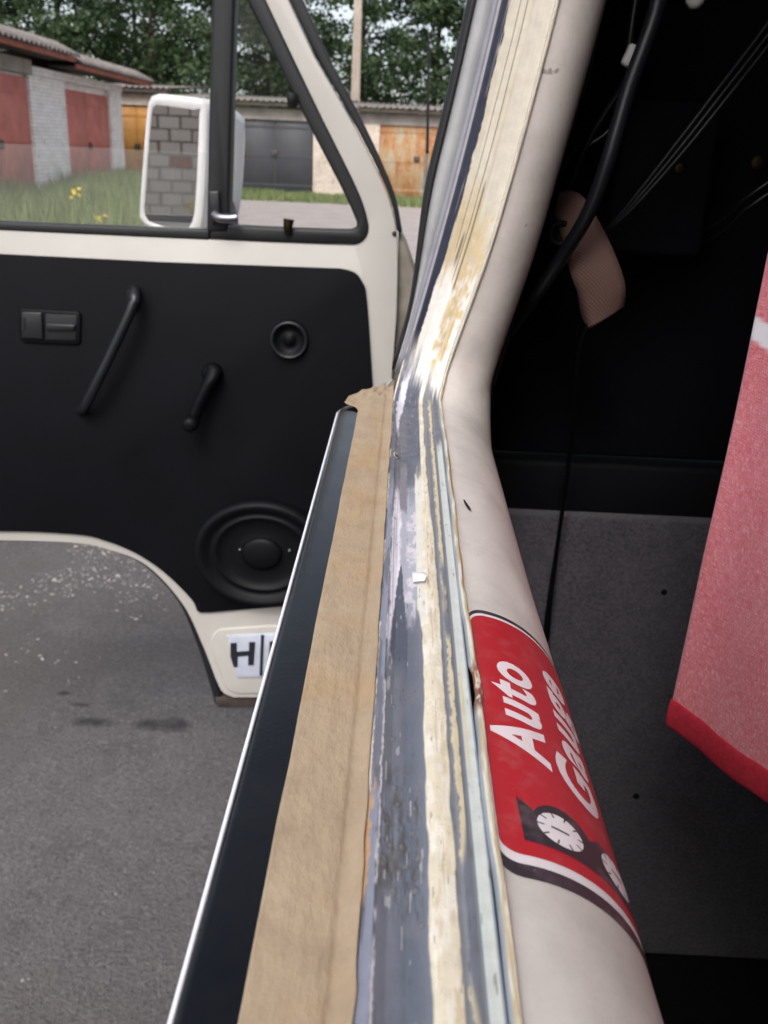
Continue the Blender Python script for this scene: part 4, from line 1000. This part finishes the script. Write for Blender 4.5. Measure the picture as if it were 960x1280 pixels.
# flowers: yellow weeds in the tall grass and by the block wall
def flower(x, y, h, label, n=5, s=.035):
    f = thing('yellow_weed', label, 'weed', 'yellow weeds')
    tube('stem', [(x, y, 0), (x + .03, y, h * .5), (x + .01, y + .02, h)], .008, M['stem'], f, 6, 1, 4)
    for k in range(n):
        a = k * 2.4; zz = h - .05 * k * .6
        lathe('flower_head', (x + .05 * math.cos(a), y + .05 * math.sin(a), zz), (.3 * math.cos(a), .3 * math.sin(a), 1), [(.004, 0), (s, .02), (s * .8, .035), (s * .2, .04)], M['flower'], f, 9)
p1 = atY(94, 238, 13.5); flower(p1.x, 13.5, p1.z, 'yellow flowering weed in front of the second red door')
p1 = atY(126, 272, 12.0); flower(p1.x, 12.0, p1.z, 'low yellow weed at the foot of the tall grass near the mirror', 4)

# ---------------------------------------------------------------- block wall behind, seen in the mirror
bw = thing('block_wall', 'grey concrete block wall reflected in the side mirror', 'wall')
wc = WALL; BX0 = wc.x - 2.4; bwid, bh, gap = .40, .215, .02
box('mortar_bed', (BX0, -16.2, 0), (BX0 + 12 * (bwid + gap), -16.02, 13 * (bh + gap)), M['mortar'], bw)
bme = None
def blockmesh(nm, w_, h_):
    o = box(nm, (-w_ / 2, -.06, -h_ / 2), (w_ / 2, .06, h_ / 2), M['block']); me = o.data; bpy.data.objects.remove(o)
    bm = bmesh.new(); bm.from_mesh(me); bmesh.ops.bevel(bm, geom=bm.edges[:], offset=.012, segments=1, affect='EDGES'); bm.to_mesh(me); bm.free(); return me
bm1, bm2 = blockmesh('block', bwid, bh), blockmesh('block', bwid / 2 - gap / 2, bh)
for r_ in range(13):
    off = (r_ % 2) * (bwid + gap) / 2; z = (r_ + .5) * (bh + gap) 
    for c_ in range(12):
        x = BX0 + off + (c_ + .5) * (bwid + gap)
        if x + bwid / 2 > BX0 + 12 * (bwid + gap) + .05: continue
        if r_ == 7 and c_ == 5:
            for q in range(3):
                bo = box('brick', (x - bwid / 2, -16.03, z - bh / 2 + q * .072), (x + bwid / 2 - .01, -15.955 - .004 * q, z - bh / 2 + q * .072 + .062), M['red_brick'], bw, .006)
            continue
        o = bpy.data.objects.new('block', bm1); COL.objects.link(o); o.parent = bw
        o.scale = (random.uniform(.93, 1.0), 1, random.uniform(.93, 1.02)); o.location = (x + random.uniform(-.012, .012), -16.0 + random.uniform(-.012, .012), z + random.uniform(-.006, .006)); o.rotation_euler = (0, random.uniform(-.015, .015), random.uniform(-.02, .02))
flower(WALL.x + .30, -15.6, 1.02, 'yellow weed at the foot of the block wall, seen in the mirror', 7, .06)

# ---------------------------------------------------------------- gravel and stones on the near ground
r = np.random.default_rng(5); V = []; F = []
def pebble(x, y, s):
    b0 = len(V)
    for dx, dy, dz in ((1, 0, .3), (0, 1, .35), (-1, 0, .3), (0, -1, .35), (0, 0, .9), (0, 0, -.3)):
        k = r.uniform(.6, 1.2); V.append((x + dx * s * k, y + dy * s * k, max(-.002, dz * s * k)))
    for a, b, c in ((0, 1, 4), (1, 2, 4), (2, 3, 4), (3, 0, 4), (1, 0, 5), (2, 1, 5), (3, 2, 5), (0, 3, 5)): F.append((b0 + a, b0 + b, b0 + c))
for i in range(5200):
    y = r.normal(3.05, .38); x = r.normal(-1.22, .32) + (y - 3) * -.25
    if y < 2.1 or fbm(np.array(x * 3.1), np.array(y * 3.1), 3) < .40 + .25 * r.random(): continue
    pebble(x, y, abs(r.normal(0, .0030)) + .0010)
for i in range(160): pebble(r.uniform(-2.2, .2), r.uniform(.9, 4.5), abs(r.normal(0, .0028)) + .001)
tag(mesh('gravel', V, F, M['stone']), 'scattered pale gravel on the grey asphalt below the door', 'gravel', kind='stuff')
